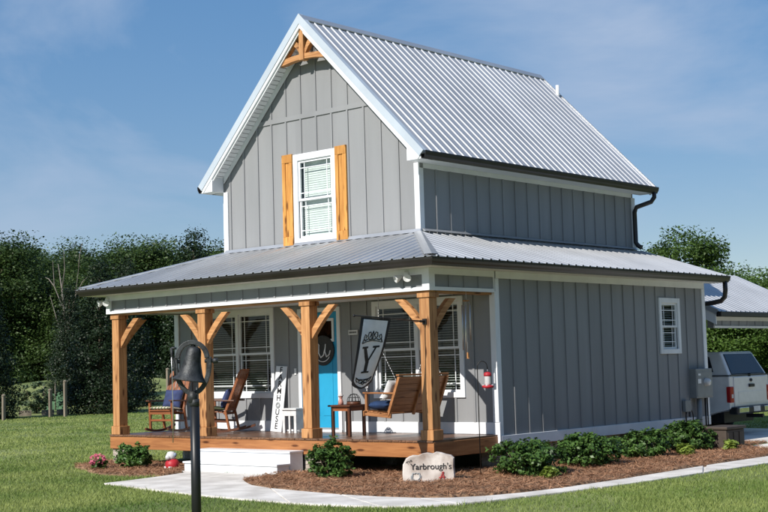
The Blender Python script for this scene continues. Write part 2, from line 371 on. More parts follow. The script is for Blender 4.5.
tag(sheet('driveway', pad, G+.026, 'concrete', .05), 'concrete driveway pad under the carport', 'driveway', kind='structure')

# ------------------------------------------------------------------ house
H = thing('farmhouse', 'grey board and batten farmhouse with ribbed metal roofs and cedar porch posts', 'house', (-4.1, 5, G))
fmap = lambda u, v, w_: (u, P-w_, v)            # front faces -Y
rmap = lambda u, v, w_: (w_, u, v)              # lower right wall faces +X
lmap = lambda u, v, w_: (-W-w_, u, v)
bmap = lambda u, v, w_: (u, YB+w_, v)
UX0, UX1 = -6.66, -1.57
XR = (UX0+UX1)/2; ZR = 7.888; UE = .394; SL = (7.888-4.908)/((UX1-UX0)/2+UE); YF, YK = 1.40, 9.40
urmap = lambda u, v, w_: (UX1+w_, u, v)
ulmap = lambda u, v, w_: (UX0-w_, u, v)
SP = .4064
# openings: u0,u1,v0,v1 of the outer trim
WIN_L = (-7.42, -5.33, .64, 2.40); WIN_R = (-2.76, -.67, .62, 2.37); DOOR = (-4.66, -3.56, .02, 2.32)
WIN_G = (-4.69, -3.56, 3.56, 5.31); WIN_S = (7.17, 8.0, 1.28, 2.40)
ins = lambda o, d=.06: (o[0]+d, o[1]-d, o[2]+d, o[3]-d)
rect = lambda a, b, c, d: [(a, c), (b, c), (b, d), (a, d)]
siding(H, rect(-W, 0, -.2, 2.75), [-W+.05+SP*k for k in range(1, 21)], [ins(WIN_L), ins(WIN_R), ins(DOOR)], fmap, [WIN_L, WIN_R, DOOR])
siding(H, rect(P, YB, -.2, 2.78), [2.2+SP*k for k in range(17)], [ins(WIN_S)], rmap, [WIN_S])
siding(H, rect(P, YB, -.2, 2.78), [2.2+SP*k for k in range(17)], [], lmap)
siding(H, rect(-W, 0, -.2, 2.78), [-W+SP*k for k in range(1, 21)], [], bmap)
zc = ZR-.17-SL*(UX1-XR)
gable = [(UX0, 3.3), (UX1, 3.3), (UX1, zc), (XR, ZR-.17), (UX0, zc)]
gb = [-2.03-SP*k for k in range(12)]
lowg = [(u, v) for u, v in gable]
siding(H, clip(gable, 1, 5.99, False), gb, [ins(WIN_G)], fmap, [WIN_G])
siding(H, clip(gable, 1, 6.08, True), [b+.0 for b in gb], [], fmap)
bz0, bz1 = 5.99, 6.08
band = clip(clip(gable, 1, bz0, True), 1, bz1, False)
MB().prism(band, fmap, -.1, .037).build('band_board', 'grey', H)
siding(H, gable, gb, [], lambda u, v, w_: (u, YB+w_, v))
siding(H, rect(P, YB, 3.3, 4.95), [2.2+SP*k for k in range(17)], [], urmap)
siding(H, rect(P, YB, 3.3, 4.95), [2.2+SP*k for k in range(17)], [], ulmap)
MB().box(-W+.12, -.12, P+.12, YB-.12, -.2, -.05).build('floor', 'greyin', H)
MB().box(-W+.12, -.12, P+.12, YB-.12, 2.76, 2.80).build('ceiling', 'greyin', H)
# white trim boards
def trim(*b, m='white', n='trim', bev=.004): return MB().box(*b).build(n, m, H, bevel=bev, seg=1)
t = .042
trim(-.09, .029, P-t, P-.0135, .205, 2.40, n='corner_board'); trim(.0135, .029, P-.013, P+.085, -.021, 2.62, n='corner_board')
trim(-W-t, -W+.09, P-t, P-.0135, .205, 2.40, n='corner_board'); trim(-W-t, -W-.0135, P-.013, P+.085, -.021, 2.62, n='corner_board')
trim(.0135, t, YB-.085, YB+t, -.021, 2.62, n='corner_board'); trim(-W-t, -W-.0135, YB-.085, YB+t, -.021, 2.62, n='corner_board')
trim(UX1-.09, UX1+.029, P-t, P-.0135, 3.3, 4.79, n='corner_board'); trim(UX1+.0135, UX1+.029, P-.013, P+.085, 3.3, 4.70, n='corner_board')
trim(UX0-t, UX0+.09, P-t, P-.0135, 3.3, 4.79, n='corner_board'); trim(UX0-t, UX0-.0135, P-.013, P+.085, 3.3, 4.70, n='corner_board')
trim(UX1+.0135, UX1+t, YB-.085, YB+t, 3.3, 4.70, n='corner_board')
trim(.0135, .05, P+.0, YB+.05, -.205, -.022, n='skirt_board'); trim(-W-.05, -W-.0135, P, YB+.05, -.205, -.022, n='skirt_board')
trim(-W+.095, -4.72, P-.036, P-.0135, .003, .2, n='skirt_board'); trim(-3.50, -.095, P-.036, P-.0135, .003, .2, n='skirt_board')
trim(-.09, .049, P-.05, P-.014, -.205, .2, n='skirt_board'); trim(-W-.049, -W+.09, P-.05, P-.014, -.205, .2, n='skirt_board')
trim(UX1+.0135, UX1+t-.004, P+.086, YB-.086, 4.70, 4.785, n='frieze_board'); trim(UX0-t+.004, UX0-.0135, P+.086, YB-.086, 4.70, 4.785, n='frieze_board')
trim(.0135, .038, P+.0, YB+.04, 2.622, 2.742, n='frieze_board'); trim(-W-.038, -W-.0135, P, YB+.04, 2.622, 2.742, n='frieze_board')
# rake trim inside the gable under the soffit
for sg in (1, -1):
    xa = XR; za = ZR-.2; xb = UX1 if sg > 0 else UX0; zb = zc-.03
    dx, dz = xb-xa, zb-za; ln = math.hypot(dx, dz); nx, nz = (dz/ln*sg, -dx/ln*sg)
    nn = (-abs(dz/ln)*sg, -abs(dx/ln))
    q = [(xa, za), (xb, zb), (xb, zb-.13), (xa, za-.13)]
    MB().prism(q, lambda u, v, w_: (u, P-w_, v), .0355, .055).build('rake_board', 'white', H)

# ---- roofs
def ribbed(roof, u0, u1, fn, vlo, vhi, sp=.2286, per=4, rh=.021, start=0.):
    """ribbed metal sheets: fn(u, v, h) maps into space; vlo/vhi give the sheet's ends at u"""
    prof = []; k = 0; u = u0+start
    cell = [(-.030, 0), (-.014, rh), (.014, rh), (.030, 0), (.085, 0), (.093, .005), (.101, 0), (.135, 0), (.143, .005), (.151, 0)]
    us = [(u0, 0.)]
    n = int((u1-u0-start)/sp)+1
    for i in range(n+1):
        for du, h in cell:
            x = u+i*sp+du
            if u0 < x < u1: us.append((x, h))
    us.append((u1, 0.)); us.sort()
    i = 0; edge = u0+start+per*sp; cur = []
    panels = []
    for x, h in us:
        cur.append((x, h))
        if x > edge and h == rh:
            panels.append(cur); cur = [cur[-1]]; edge += per*sp
    if len(cur) > 1: panels.append(cur)
    for c in panels:
        m = MB(); vs = []
        for x, h in c:
            a, b = vlo(x), vhi(x)
            if b < a: b = a
            vs += [fn(x, a, h), fn(x, b, h), fn(x, a, h-.006), fn(x, b, h-.006)]
        fs = []
        for j in range(len(c)-1):
            fs += [(4*j, 4*j+1, 4*j+5, 4*j+4), (4*j+2, 4*j+6, 4*j+7, 4*j+3), (4*j, 4*j+4, 4*j+6, 4*j+2), (4*j+1, 4*j+3, 4*j+7, 4*j+5)]
        m.add(vs, fs); m.build('metal_panel', 'metal', roof)
cs = 1/math.hypot(1, SL); sn = SL*cs; LEN = ((UX1-UX0)/2+UE)/cs
def upslope(sg): return lambda u, v, h: (XR+sg*(v*cs+h*sn), u, ZR-v*sn+h*cs)
deckpoly = [(XR, ZR-.012), (UX1+UE-.02, 4.908-.012+.02*SL), (UX1+UE-.02, 4.80), (UX1+.03, 4.80), (UX1+.03, zc-.06), (XR, ZR-.25), (UX0-.03, zc-.06), (UX0-.03, 4.80), (UX0-UE+.02, 4.80), (UX0-UE+.02, 4.908-.012+.02*SL)]
m = MB()
for q in ([deckpoly[i] for i in (0, 1, 2, 3, 4, 5)], [deckpoly[i] for i in (0, 5, 6, 7, 8, 9)]):
    m.prism(q, lambda u, v, w_: (u, w_, v), P-.002, YK-.06)
roof = m.build('roof', 'cream', H)
for sg in (1, -1):
    ribbed(roof, YF, YK, upslope(sg), lambda u: .02, lambda u: LEN+.03, start=.06)
m = MB()
for sg in (1, -1):
    f = upslope(sg); m.add([f(YF-.02, -.004, .034), f(YF-.02, .16, .030), f(YK+.02, .16, .030), f(YK+.02, -.004, .034)], [(0, 1, 2, 3)])
    m.add([f(YF-.02, .16, .030), f(YF-.02, .165, .012), f(YK+.02, .165, .012), f(YK+.02, .16, .030)], [(0, 1, 2, 3)])
m.build('ridge_cap', 'metal', roof)
# front rake: metal edge, white fascia, soffit with joints, eave boxes
for sg in (1, -1):
    f = upslope(sg)
    for (nm, y0, y1, a, b, mt) in (('rake_edge', YF-.028, YF+.09, .030, -.105, 'metal'), ('rake_fascia', YF-.014, YF+.02, -.1055, -.165, 'white'), ('rake_moulding', YF+.021, YF+.045, -.12, -.20, 'white')):
        m = MB(); ends = LEN+(.0 if nm != 'rake_moulding' else -.05)
        st = {}
        q = []
        for vv in (0, ends):
            for h in (a, b):
                for yy in (y0, y1):
                    x, y, z = f(yy, vv, h)
                    if vv == 0: # mitre at the ridge line
                        tshift = (x-XR)*sg; x = XR; z = z+tshift*SL
                    q.append((x, y, z))
        m.add(q, [(0, 1, 3, 2), (4, 6, 7, 5), (0, 2, 6, 4), (1, 5, 7, 3), (0, 4, 5, 1), (2, 3, 7, 6)])
        if nm == 'rake_edge':
            ob = m.build(nm, 'rakemetal', roof)
        else: ob = m.build(nm, mt, roof)
    m = MB(); nb = 38
    for k in range(nb):
        a = .2+k*(LEN-.42)/nb; b = a+(LEN-.42)/nb-.012
        q = [f(yy, vv, h) for vv in (a, b) for h in (-.125, -.14) for yy in (YF+.046, P-.004)]
        m.add(q, [(0, 1, 3, 2), (4, 6, 7, 5), (0, 2, 6, 4), (1, 5, 7, 3), (0, 4, 5, 1), (2, 3, 7, 6)])
    tag(m.build('soffit', 'white', roof), kind='stuff')
    xa, xb = (UX1+.02, UX1+UE-.03) if sg > 0 else (UX0-UE+.03, UX0-.02)
    zz = lambda x: ZR-SL*abs(x-XR)-.16
    MB().prism([(xa, 4.79), (xb, 4.79), (xb, max(4.80, zz(xb))), (xa, zz(xa))], lambda u, v, w_: (u, w_, v), YF+.0, P-.045).build('eave_box', 'white', roof)
    MB().box(min(xa, xb)+.0, max(xa, xb), P-.04, YK-.05, 4.786, 4.799).build('eave_soffit', 'white', roof)
# rear rake
for sg in (1, -1):
    f = upslope(sg); m = MB(); q = []
    for vv in (0, LEN):
        for h in (.03, -.2):
            for yy in (YK-.02, YK+.015):
                x, y, z = f(yy, vv, h)
                if vv == 0: tshift = (x-XR)*sg; x = XR; z = z+tshift*SL
                q.append((x, y, z))
    m.add(q, [(0, 1, 3, 2), (4, 6, 7, 5), (0, 2, 6, 4), (1, 5, 7, 3), (0, 4, 5, 1), (2, 3, 7, 6)]); m.build('rake_edge', 'metal', roof)
# gable truss of cedar
yt0, yt1 = YF+.05, YF+.17
TK = .76
fz = lambda u, v, w_: (XR+(u-XR)*TK, w_, ZR-.225+(v-ZR+.30)*TK)
truss = MB().prism([(XR-.075, ZR-1.12), (XR+.075, ZR-1.12), (XR+.075, ZR-.37), (XR, ZR-.30), (XR-.075, ZR-.37)], fz, yt0-.03, yt1+.0).build('gable_truss', 'cedar_z', H, bevel=.006)
for sg in (1, -1):
    # tie: gently arched lower chord
    a = []; b = []
    for k in range(9):
        s = k/8; x = .075+s*(.64); zt = ZR-.96-.05*s*s; zb = ZR-1.09-.07*s*s
        a.append((XR+sg*x, zt)); b.append((XR+sg*x, zb))
    e = .715; a[-1] = (XR+sg*(e-.09), ZR-.32-SL*(e-.09)); b[-1] = (XR+sg*(e+.11), ZR-.32-SL*(e+.11))
    m = MB()
    for k in range(8):
        q = [a[k], a[k+1], b[k+1], b[k]]
        m.prism(q, fz, yt0, yt1)
    m.build('chord', 'cedar_x', truss)
    q0 = [(XR+sg*.075, ZR-.84), (XR+sg*.075, ZR-.98), (XR+sg*.20, ZR-.80), (XR+sg*.36, ZR-.66), (XR+sg*.26, ZR-.56), (XR+sg*.15, ZR-.68)]
    m = MB(); m.prism([q0[0], q0[1], q0[2], q0[5]], fz, yt0+.01, yt1-.01); m.prism([q0[5], q0[2], q0[3], q0[4]], fz, yt0+.01, yt1-.01); m.build('strut', 'cedar_x', truss)
    q = [(XR+sg*.0, ZR-.30), (XR+sg*.66, ZR-.30-SL*.66), (XR+sg*.66, ZR-.39-SL*.66), (XR+sg*.0, ZR-.39)]
    MB().prism(q, fz, yt0+.02, yt1-.02).build('rafter', 'cedar_x', truss)

# ---- lower roof, a skirt on three sides
E = .437; ZE, ZJ = 2.885, 3.55
def frontf(u, v, h): return (u, v, ZE+(v+E)*(ZJ-ZE)/(P+E)+h)
RX = -UX1+E; LX = W+UX0+E
def ftop(x):
    if x > UX1: return -E+(E-x)/RX*(P+E)
    if x < UX0: return -E+(x+W+E)/LX*(P+E)
    return P-.014
m = MB()
zz0 = .05
m.add([(-W-E+.03, -E+.03, ZE-.02), (E-.03, -E+.03, ZE-.02), (UX1, P-.02, ZJ-.02), (UX0, P-.02, ZJ-.02), (E-.03, YB+E-.03, ZE-.02), (UX1, YB+E-.03, ZJ-.02), (-W-E+.03, YB+E-.03, ZE-.02), (UX0, YB+E-.03, ZJ-.02)],
      [(0, 1, 2, 3), (1, 4, 5, 2), (0, 3, 7, 6)])
proof = m.build('porch_roof', 'cream', H)
ribbed(proof, -W-E, E, frontf, lambda u: -E-.03, ftop, start=.1)
sidef = lambda u, v, h: (E+.03-v, u, ZE+(v-.03)*(ZJ-ZE)/RX+h)
ribbed(proof, -E, YB+E, sidef, lambda u: 0., lambda u: .03+(RX*(u+E)/(P+E) if u < P else RX-.014), start=.12)
lsf = lambda u, v, h: (-W-E-.03+v, u, ZE+(v-.03)*(ZJ-ZE)/LX+h)
ribbed(proof, -E, YB+E, lsf, lambda u: 0., lambda u: .03+(LX*(u+E)/(P+E) if u < P else LX-.014), start=.12)
for (c, t2, sx) in (((E, -E), (UX1, P), 1), ((-W-E, -E), (UX0, P), -1)):
    m = MB(); a = Vector((c[0], c[1], ZE+.034)); b = Vector((t2[0], t2[1]-.015, ZJ+.034)); wd = .15
    l0 = a+Vector((-sx*wd, 0, .0)); l1 = b+Vector((-sx*wd, 0, -.012)); q0 = a+Vector((0, wd, 0)); q1 = b+Vector((0, wd*.2, 0))
    dn = Vector((0, 0, -.02))
    m.add([l0, a, b, l1, q0, q1], [(0, 1, 2, 3), (1, 4, 5, 2)])
    m.add([l0+dn, l0, l1, l1+dn], [(0, 1, 2, 3)]); m.add([q0+dn, q0, q1, q1+dn], [(0, 1, 2, 3)])
    m.build('hip_cap', 'metal', proof)
# wall flashing
MB().prism([(P-.06, ZJ+.0), (P-.036, ZJ+.055), (P-.042, ZJ+.06), (P-.075, ZJ-.004)], lambda u, v, w_: (w_, u, v), UX0-.0, UX1+.04).build('flashing', 'metal', proof)
MB().prism([(UX1+.036, ZJ+.055), (UX1+.06, ZJ+.01), (UX1+.12, ZJ+.012), (UX1+.042, ZJ+.06)], lambda u, v, w_: (u, w_, v), P, YB).build('flashing', 'metal', proof)
MB().box(E-.05, E+.0, YB+E-.03, YB+E+.01, ZE-.1, ZE).build('rake_edge', 'metal', proof)
m = MB(); m.prism([(E, ZE-.008), (UX1, ZJ-.008), (UX1, ZJ-.14), (E, ZE-.12)], lambda u, v, w_: (u, w_, v), YB+E-.02, YB+E+.015); m.build('rake_edge', 'white', proof)
m = MB(); m.prism([(-W-E, ZE-.008), (UX0, ZJ-.008), (UX0, ZJ-.14), (-W-E, ZE-.12)], lambda u, v, w_: (u, w_, v), YB+E-.02, YB+E+.015); m.build('rake_edge', 'white', proof)
# gutter swept round the eave
def ring(prof, y_end, name, mt, parent):
    m = MB(); vs = []
    for e, z in prof: vs += [(-W-e, y_end, z), (-W-e, -e, z), (e, -e, z), (e, y_end, z)]
    n = len(prof); fs = [(4*i+k, 4*i+k+1, 4*((i+1) % n)+k+1, 4*((i+1) % n)+k) for i in range(n) for k in range(3)]
    fs += [tuple(4*i for i in range(n)), tuple(4*i+3 for i in range(n))[::-1]]
    m.add(vs, fs); return m.build(name, mt, parent)
gut = [(.335, 2.868), (.335, 2.745), (.40, 2.745), (.415, 2.775), (.435, 2.80), (.452, 2.835), (.455, 2.872), (.443, 2.872), (.44, 2.84), (.42, 2.81), (.405, 2.76), (.345, 2.757), (.345, 2.868)]
ring(gut, YB+E-.0, 'gutter', 'bronze', H)
ring([(.0, 2.742), (.334, 2.742), (.334, 2.76), (.0, 2.76)], YB+E-.03, 'porch_soffit', 'cream', H)
for sg, xe in ((1, UX1+UE), (-1, UX0-UE)):
    pr = [(-.025, 4.925), (-.025, 4.79), (.04, 4.79), (.055, 4.82), (.075, 4.845), (.088, 4.90), (.088, 4.925), (.078, 4.925), (.065, 4.86), (.045, 4.80), (-.015, 4.80), (-.015, 4.925)]
    MB().prism([(xe+sg*(a-.02), b) for a, b in pr], lambda u, v, w_: (u, w_, v), YF-.01, YK+.02).build('gutter', 'bronze', H)
# downspouts
xg = UX1+UE+.02
m = MB(); m.tube([(xg, YK-.12, 4.80), (xg, YK-.12, 4.70), (xg-.06, YK-.16, 4.60), (UX1+.16, YB-.10, 4.48), (UX1+.085, YB-.06, 4.38), (UX1+.085, YB-.06, 4.2), (UX1+.085, YB-.06, 3.72), (UX1+.14, YB-.06, 3.64), (UX1+.22, YB-.06, 3.60)], .05, 8)
m.build('downspout', 'bronze', H)
m = MB(); m.tube([(.38, YB+E-.12, 2.76), (.38, YB+E-.12, 2.58), (.36, YB+E-.12, 2.44), (.26, YB+E-.1, 2.36), (.10, YB+.30, 2.33), (-.35, YB+.4, 2.31)], .052, 8); m.build('downspout', 'bronze', H)

# ---- porch beam with small board and batten frieze
def frieze(u0, u1, fn, side, skip=None):
    core = MB().prism(rect(u0, u1, 2.381, 2.741), fn, -.2, 0).build('beam', 'greyin', H)
    n = max(2, round((u1-u0)/.43)); s = (u1-u0)/n
    for k in range(n): MB().prism(rect(u0+k*s, u0+(k+1)*s, 2.44, 2.64), fn, .001, .012).build('siding_panel', 'grey', core)
    for k in range(1, n): MB().prism(rect(u0+k*s-.02, u0+k*s+.02, 2.44, 2.64), fn, .0125, .03).build('batten', 'grey', core)
    MB().prism(rect(u0, u1, 2.381, 2.4395), fn, .001, .036).build('trim', 'white', core)
    MB().prism(rect(u0, u1, 2.6405, 2.741), fn, .001, .036).build('trim', 'white', core)
frieze(-W+.11, -.11, lambda u, v, w_: (u, -w_, v), 0)
frieze(.11, P-.06, lambda u, v, w_: (w_, u, v), 1)
frieze(.11, P-.06, lambda u, v, w_: (-W-w_, u, v), 1)
for xa in (-.11, -W-.04):
    MB().box(xa, xa+.15, -.04, .11, 2.379, 2.7415).build('corner_board', 'white', H, bevel=.004, seg=1)
trim(-.16, .041, P-.059, P-.0435, 2.379, 2.7415, n='trim')
MB().box(-W+.21, -.21, .205, P-.05, 2.40, 2.425).build('porch_ceiling', 'cream', H)
MB().box(-W+.02, -.02, .02, .19, 2.345, 2.379).build('beam_plate', 'cedar_x', H)
MB().box(-.19, -.02, .2, P-.06, 2.345, 2.379).build('beam_plate', 'cedar_y', H)
# ---- posts with braces
PW = .205
def brace(post, o, d):
    """curved knee brace from the post (0.55 m below the beam) out to the beam along d"""
    o = Vector(o); d = Vector(d); s = d.cross(Vector((0, 0, 1))); m = MB(); out = []; inn = []
    for k in range(9):
        t_ = k/8; a = R(8+74*t_)
        # quarter-round sweep, concave side down and out
        cxy = .60; r1 = .60; r0 = .47
        out.append((cxy-r1*math.cos(a)*.98, -.60+r1*math.sin(a))); inn.append((cxy-r0*math.cos(a)*.98+.0, -.60+r0*math.sin(a)-.0))
    # straight-ish timber: blend arc with chord
    A = [(0, -.40), (.40, 0)]; B = [(0, -.57), (.56, 0)]
    oo = []; ii = []
    for k in range(9):
        t_ = k/8; bow = .022*math.sin(math.pi*t_)
        pa = (A[0][0]+(A[1][0]-A[0][0])*t_-bow*.7, A[0][1]+(A[1][1]-A[0][1])*t_+bow*.7)
        pb = (B[0][0]+(B[1][0]-B[0][0])*t_-bow*.7, B[0][1]+(B[1][1]-B[0][1])*t_+bow*.7)
        oo.append((max(pa[0], 0), min(pa[1], 0))); ii.append((pb[0], pb[1]))
    for k in range(8):
        q = [oo[k], oo[k+1], ii[k+1], ii[k]]
        m.prism(q, lambda u, v, w_: tuple(o+d*u+s*w_+Vector((0, 0, v))), -.045, .045)
    ax = 'x' if abs(d.x) > .5 else 'y'
    return m.build('brace', 'cedar_'+ax, post)
for i, px in enumerate((-8.17, -5.60, -2.89, -.225)):
    x0, x1 = px, px+PW; cx = px+PW/2; y0, y1 = .012, .012+PW; cy = (y0+y1)/2
    post = MB().box(x0, x1, y0, y1, .165, 2.27).build('post', 'cedar_z', H, bevel=.008)
    MB().box(x0-.028, x1+.028, y0-.028 if False else y0-.022, y1+.028, .002, .164).build('post_base', 'cedar_z', post, bevel=.006)
    MB().box(x0-.025, x1+.025, y0-.022, y1+.025, 2.271, 2.344).build('post_cap', 'cedar_z', post, bevel=.005)
    if i > 0: brace(post, (x0, cy, 2.27), (-1, 0, 0))
    if i < 3: brace(post, (x1, cy, 2.27), (1, 0, 0))
    if i in (0, 3): brace(post, (cx, y1, 2.27), (0, 1, 0))
# ---- deck
fr = MB().box(-W+.06, -.06, .06, P-.06, -.2, -.032).build('porch_deck', 'dark', H)
bw = .1425; n = int(W/bw)+1; s = W/n
dm = MB().box(-s/2+.003, s/2-.003, -.02, P-.052, -.030, 0).build('deck_board', 'deck', fr)
dm.location = Vector((-W+s*.5, 0, 0))
off = OFF[fr.name]
for k in range(1, n):
    c = inst('deck_board', dm.data, fr, (-W+s*(k+.5), 0, random.uniform(-.0015, .0015)))
MB().box(-W-.002, .002, -.002, .038, -.275, -.0305).build('fascia_board', 'stain_x', H, bevel=.005, seg=1)
MB().box(-.038, .001, .0385, P-.051, -.275, -.0305).build('fascia_board', 'stain_y', H, bevel=.005, seg=1)
MB().box(-W-.001, -W+.038, .0385, P-.051, -.275, -.0305).build('fascia_board', 'stain_y', H, bevel=.005, seg=1)
# ---- brick piers
def pier(x, y, wx=.40, wy=.40, z1=-.21, mt='brick'):
    core = MB().box(x-wx/2+.012, x+wx/2-.012, y-wy/2+.012, y+wy/2-.012, G-.1, z1).build('pier', 'mortar', H)
    m = MB(); bh = .057; g = .010; r = 0; z = G-.05
    while z < z1-.01:
        zt = min(z+bh, z1-.001)
        for ax in (0, 1):
            ln = wx if ax == 0 else wy-.202
            cuts = [0]; u = .1 if r % 2 else .2
            while u < ln-.02: cuts.append(u); u += .2
            cuts.append(ln)
            for a, b in zip(cuts, cuts[1:]):
                if b-a < .03: continue
                j = random.uniform(-.002, .002)
                for sd in (-1, 1):
                    if ax == 0: m.box(x-wx/2+a+g/2, x-wx/2+b-g/2, *sorted((y+sd*(wy/2+j), y+sd*(wy/2-.1))), z, zt)
                    else: m.box(*sorted((x+sd*(wx/2+j), x+sd*(wx/2-.1))), y-wy/2+.101+a+g/2, y-wy/2+.101+b-g/2, z, zt)
        z += bh+g; r += 1
    tag(m.build('brick', mt, core), kind='stuff')
for px in (-8.03, -5.55, -2.72, -.21): pier(px, .245)
for yy in (2.0, 4.1, 6.2, 8.75):
    pier(-.24, yy, .4, .62 if yy > 2.1 else .4); pier(-8.0, yy)
for xx in (-5.5, -2.8): pier(xx, 2.3)
for yy in (3.2, 5.3, 7.4): pier(-.24, yy, .4, .64)
# ---- windows
def window(o, fn, units, mt_trim='white', muntin='prairie', blind_tilt=.5, tw=.095):
    u0, u1, v0, v1 = o; m = MB()
    m.prism(rect(u0, u0+tw, v0, v1), fn, .005, .046); m.prism(rect(u1-tw, u1, v0, v1), fn, .005, .046)
    m.prism(rect(u0+tw, u1-tw, v1-tw*1.05, v1), fn, .005, .046); m.prism(rect(u0+tw, u1-tw, v0, v0+tw), fn, .005, .046)
    iu0, iu1, iv0, iv1 = u0+tw, u1-tw, v0+tw, v1-tw*1.05
    wd = (iu1-iu0-(units-1)*.075)/units
    for k in range(1, units):
        a = iu0+k*wd+(k-1)*.075; m.prism(rect(a, a+.075, iv0, iv1), fn, .005, .044)
    win = m.build('window', mt_trim, H, bevel=.004, seg=1)
    for k in range(units):
        a = iu0+k*(wd+.075); b = a+wd; mid = (iv0+iv1)/2-.01
        for (s0, s1, dep) in ((iv0, mid+.02, -.030), (mid-.02, iv1, -.008)):
            fw_ = .042; m = MB()
            m.prism(rect(a, a+fw_, s0, s1), fn, dep-.02, dep+.02); m.prism(rect(b-fw_, b, s0, s1), fn, dep-.02, dep+.02)
            m.prism(rect(a+fw_, b-fw_, s0, s0+fw_), fn, dep-.02, dep+.02); m.prism(rect(a+fw_, b-fw_, s1-fw_, s1), fn, dep-.02, dep+.02)
            m.build('sash', 'white', win)
            pa, pb, pc, pd = a+fw_, b-fw_, s0+fw_, s1-fw_
            MB().prism(rect(pa, pb, pc, pd), fn, dep-.004, dep).build('pane', 'glass', win)
            gm = MB(); g2 = .008; d2 = .105
            if muntin:
                for c in (pa+d2, pb-d2): gm.prism(rect(c-g2, c+g2, pc, pd), fn, dep+.001, dep+.008)
                for c in (pc+d2, pd-d2): gm.prism(rect(pa, pb, c-g2, c+g2), fn, dep+.0085, dep+.014)
                gm.build('muntin', 'white', win)
        bl = MB(); z = iv0+.03; 
        while z < iv1-.04:
            c = math.cos(blind_tilt)*.024; s_ = math.sin(blind_tilt)*.024
            q = [fn(a+.015, z-s_, -.10+c), fn(b-.015, z-s_, -.10+c), fn(b-.015, z+s_, -.10-c), fn(a+.015, z+s_, -.10-c)]
            q2 = [fn(a+.015, z-s_-.002, -.10+c), fn(b-.015, z-s_-.002, -.10+c), fn(b-.015, z+s_-.002, -.10-c), fn(a+.015, z+s_-.002, -.10-c)]
            bl.add(q+q2, [(0, 1, 2, 3), (7, 6, 5, 4), (0, 4, 5, 1), (1, 5, 6, 2), (2, 6, 7, 3), (3, 7, 4, 0)]); z += .044
        bl.prism(rect(a+.01, b-.01, iv1-.05, iv1-.005), fn, -.13, -.07)
        tag(bl.build('blind', 'blind', win), kind='stuff')
    return win
window(WIN_L, fmap, 2, blind_tilt=.10); window(WIN_R, fmap, 2, blind_tilt=.12)
window(WIN_G, fmap, 1, blind_tilt=1.36, tw=.12); window(WIN_S, rmap, 1, blind_tilt=.35)
# shutters: frame boards with an inset panel
for (a, b) in ((-4.965, -4.695), (-3.555, -3.27)):
    sh = MB().prism(rect(a, b, 3.56, 5.33), fmap, .0355, .052).build('shutter', 'shutter', H)
    MB().prism(rect(a, b, 5.17, 5.33), fmap, .0525, .075).build('rail', 'shutter', sh, bevel=.003, seg=1)
    MB().prism(rect(a, b, 3.56, 3.73), fmap, .0525, .075).build('rail', 'shutter', sh, bevel=.003, seg=1)
    for c0, c1 in ((a, a+.085), (b-.085, b)):
        MB().prism(rect(c0, c1, 3.731, 5.169), fmap, .0525, .072).build('stile', 'shutter', sh, bevel=.003, seg=1)
# door
DX0, DX1 = -4.58, -3.645
dr = MB().prism(rect(DX0, DX1, .045, 2.24), fmap, -.04, .0).build('door', 'door', H, bevel=.004)
m = MB(); m.prism(rect(DX0-.085, DX0-.004, .004, 2.325), fmap, .014, .046); m.prism(rect(DX1+.004, DX1+.085, .004, 2.325), fmap, .014, .046); m.prism(rect(DX0-.003, DX1+.003, 2.245, 2.325), fmap, .014, .046); m.build('door_frame', 'white', dr)
m = MB(); a, b, c, d = -4.44, -3.74, 1.68, 2.12
m.prism(rect(a, a+.05, c, d), fmap, .001, .022); m.prism(rect(b-.05, b, c, d), fmap, .001, .022); m.prism(rect(a+.05, b-.05, c, c+.05), fmap, .001, .022); m.prism(rect(a+.05, b-.05, d-.05, d), fmap, .001, .022); m.build('lite_frame', 'white', dr)
MB().prism(rect(a+.05, b-.05, c+.05, d-.05), fmap, .001, .006).build('pane', 'tglass', dr)
for c0, c1 in ((-4.42, -4.16), (-4.06, -3.80)): MB().prism(rect(c0, c1, .3, 1.5), fmap, .0005, .008).build('door_panel', 'door', dr, bevel=.004)
MB().lathe([(.0, .07), (.03, .065), (.035, .05), (.02, .03), (.012, .0)], 12, (-4.50, P, 1.0), Matrix.Rotation(R(90), 3, 'X')).build('door_knob', 'silver', dr)
MB().prism(rect(DX0-.09, DX1+.09, .002, .044), fmap, -.05, .06).build('threshold', 'white', dr)
# roof pipe
MB().tube([(-3.55, 9.28, 7.1), (-3.55, 9.28, 7.56)], .042, 10).build('vent_pipe', 'pvc', H)
# flood lights
for (x, y) in ((-.42, -.036), (-W+.02, -.036)):
    f = MB().lathe([(.0, .0), (.055, .0), (.055, .03), (.03, .04), (0, .04)], 12, (x, y, 2.66), Matrix.Rotation(R(90), 3, 'X')).build('flood_light', 'pvc', H)
    for sg in (-1, 1):
        mt_ = Matrix.Rotation(R(28*sg), 3, 'Z') @ Matrix.Rotation(R(112), 3, 'X')
        MB().lathe([(.02, .0), (.035, .03), (.065, .11), (.066, .13), (.055, .128), (.0, .115)], 12, (x+sg*.07, y-.04, 2.63), mt_).build('lamp_head', 'pvc', f)
# sconce plate by the door
MB().prism(rect(-4.79, -4.74, 1.08, 1.2), fmap, .014, .03).build('switch_plate', 'pvc', H)

# ------------------------------------------------------------------ steps
stp = thing('porch_steps', 'white painted two-tread wooden steps up to the porch', 'steps', (-4.1, -.3, G))
for (z1, y0, nm) in ((-.205, -.33, 0), (-.405, -.64, 1)):
    b0 = MB().box(-5.28, -2.90, y0+.012, -.006 if nm == 0 else -.345, G-.02, z1-.035)
    b0.build('riser', 'white', stp, bevel=.003, seg=1)
    MB().box(-5.30, -2.88, y0-.012, -.004 if nm == 0 else -.335, z1-.034, z1).build('tread', 'white', stp, bevel=.005)

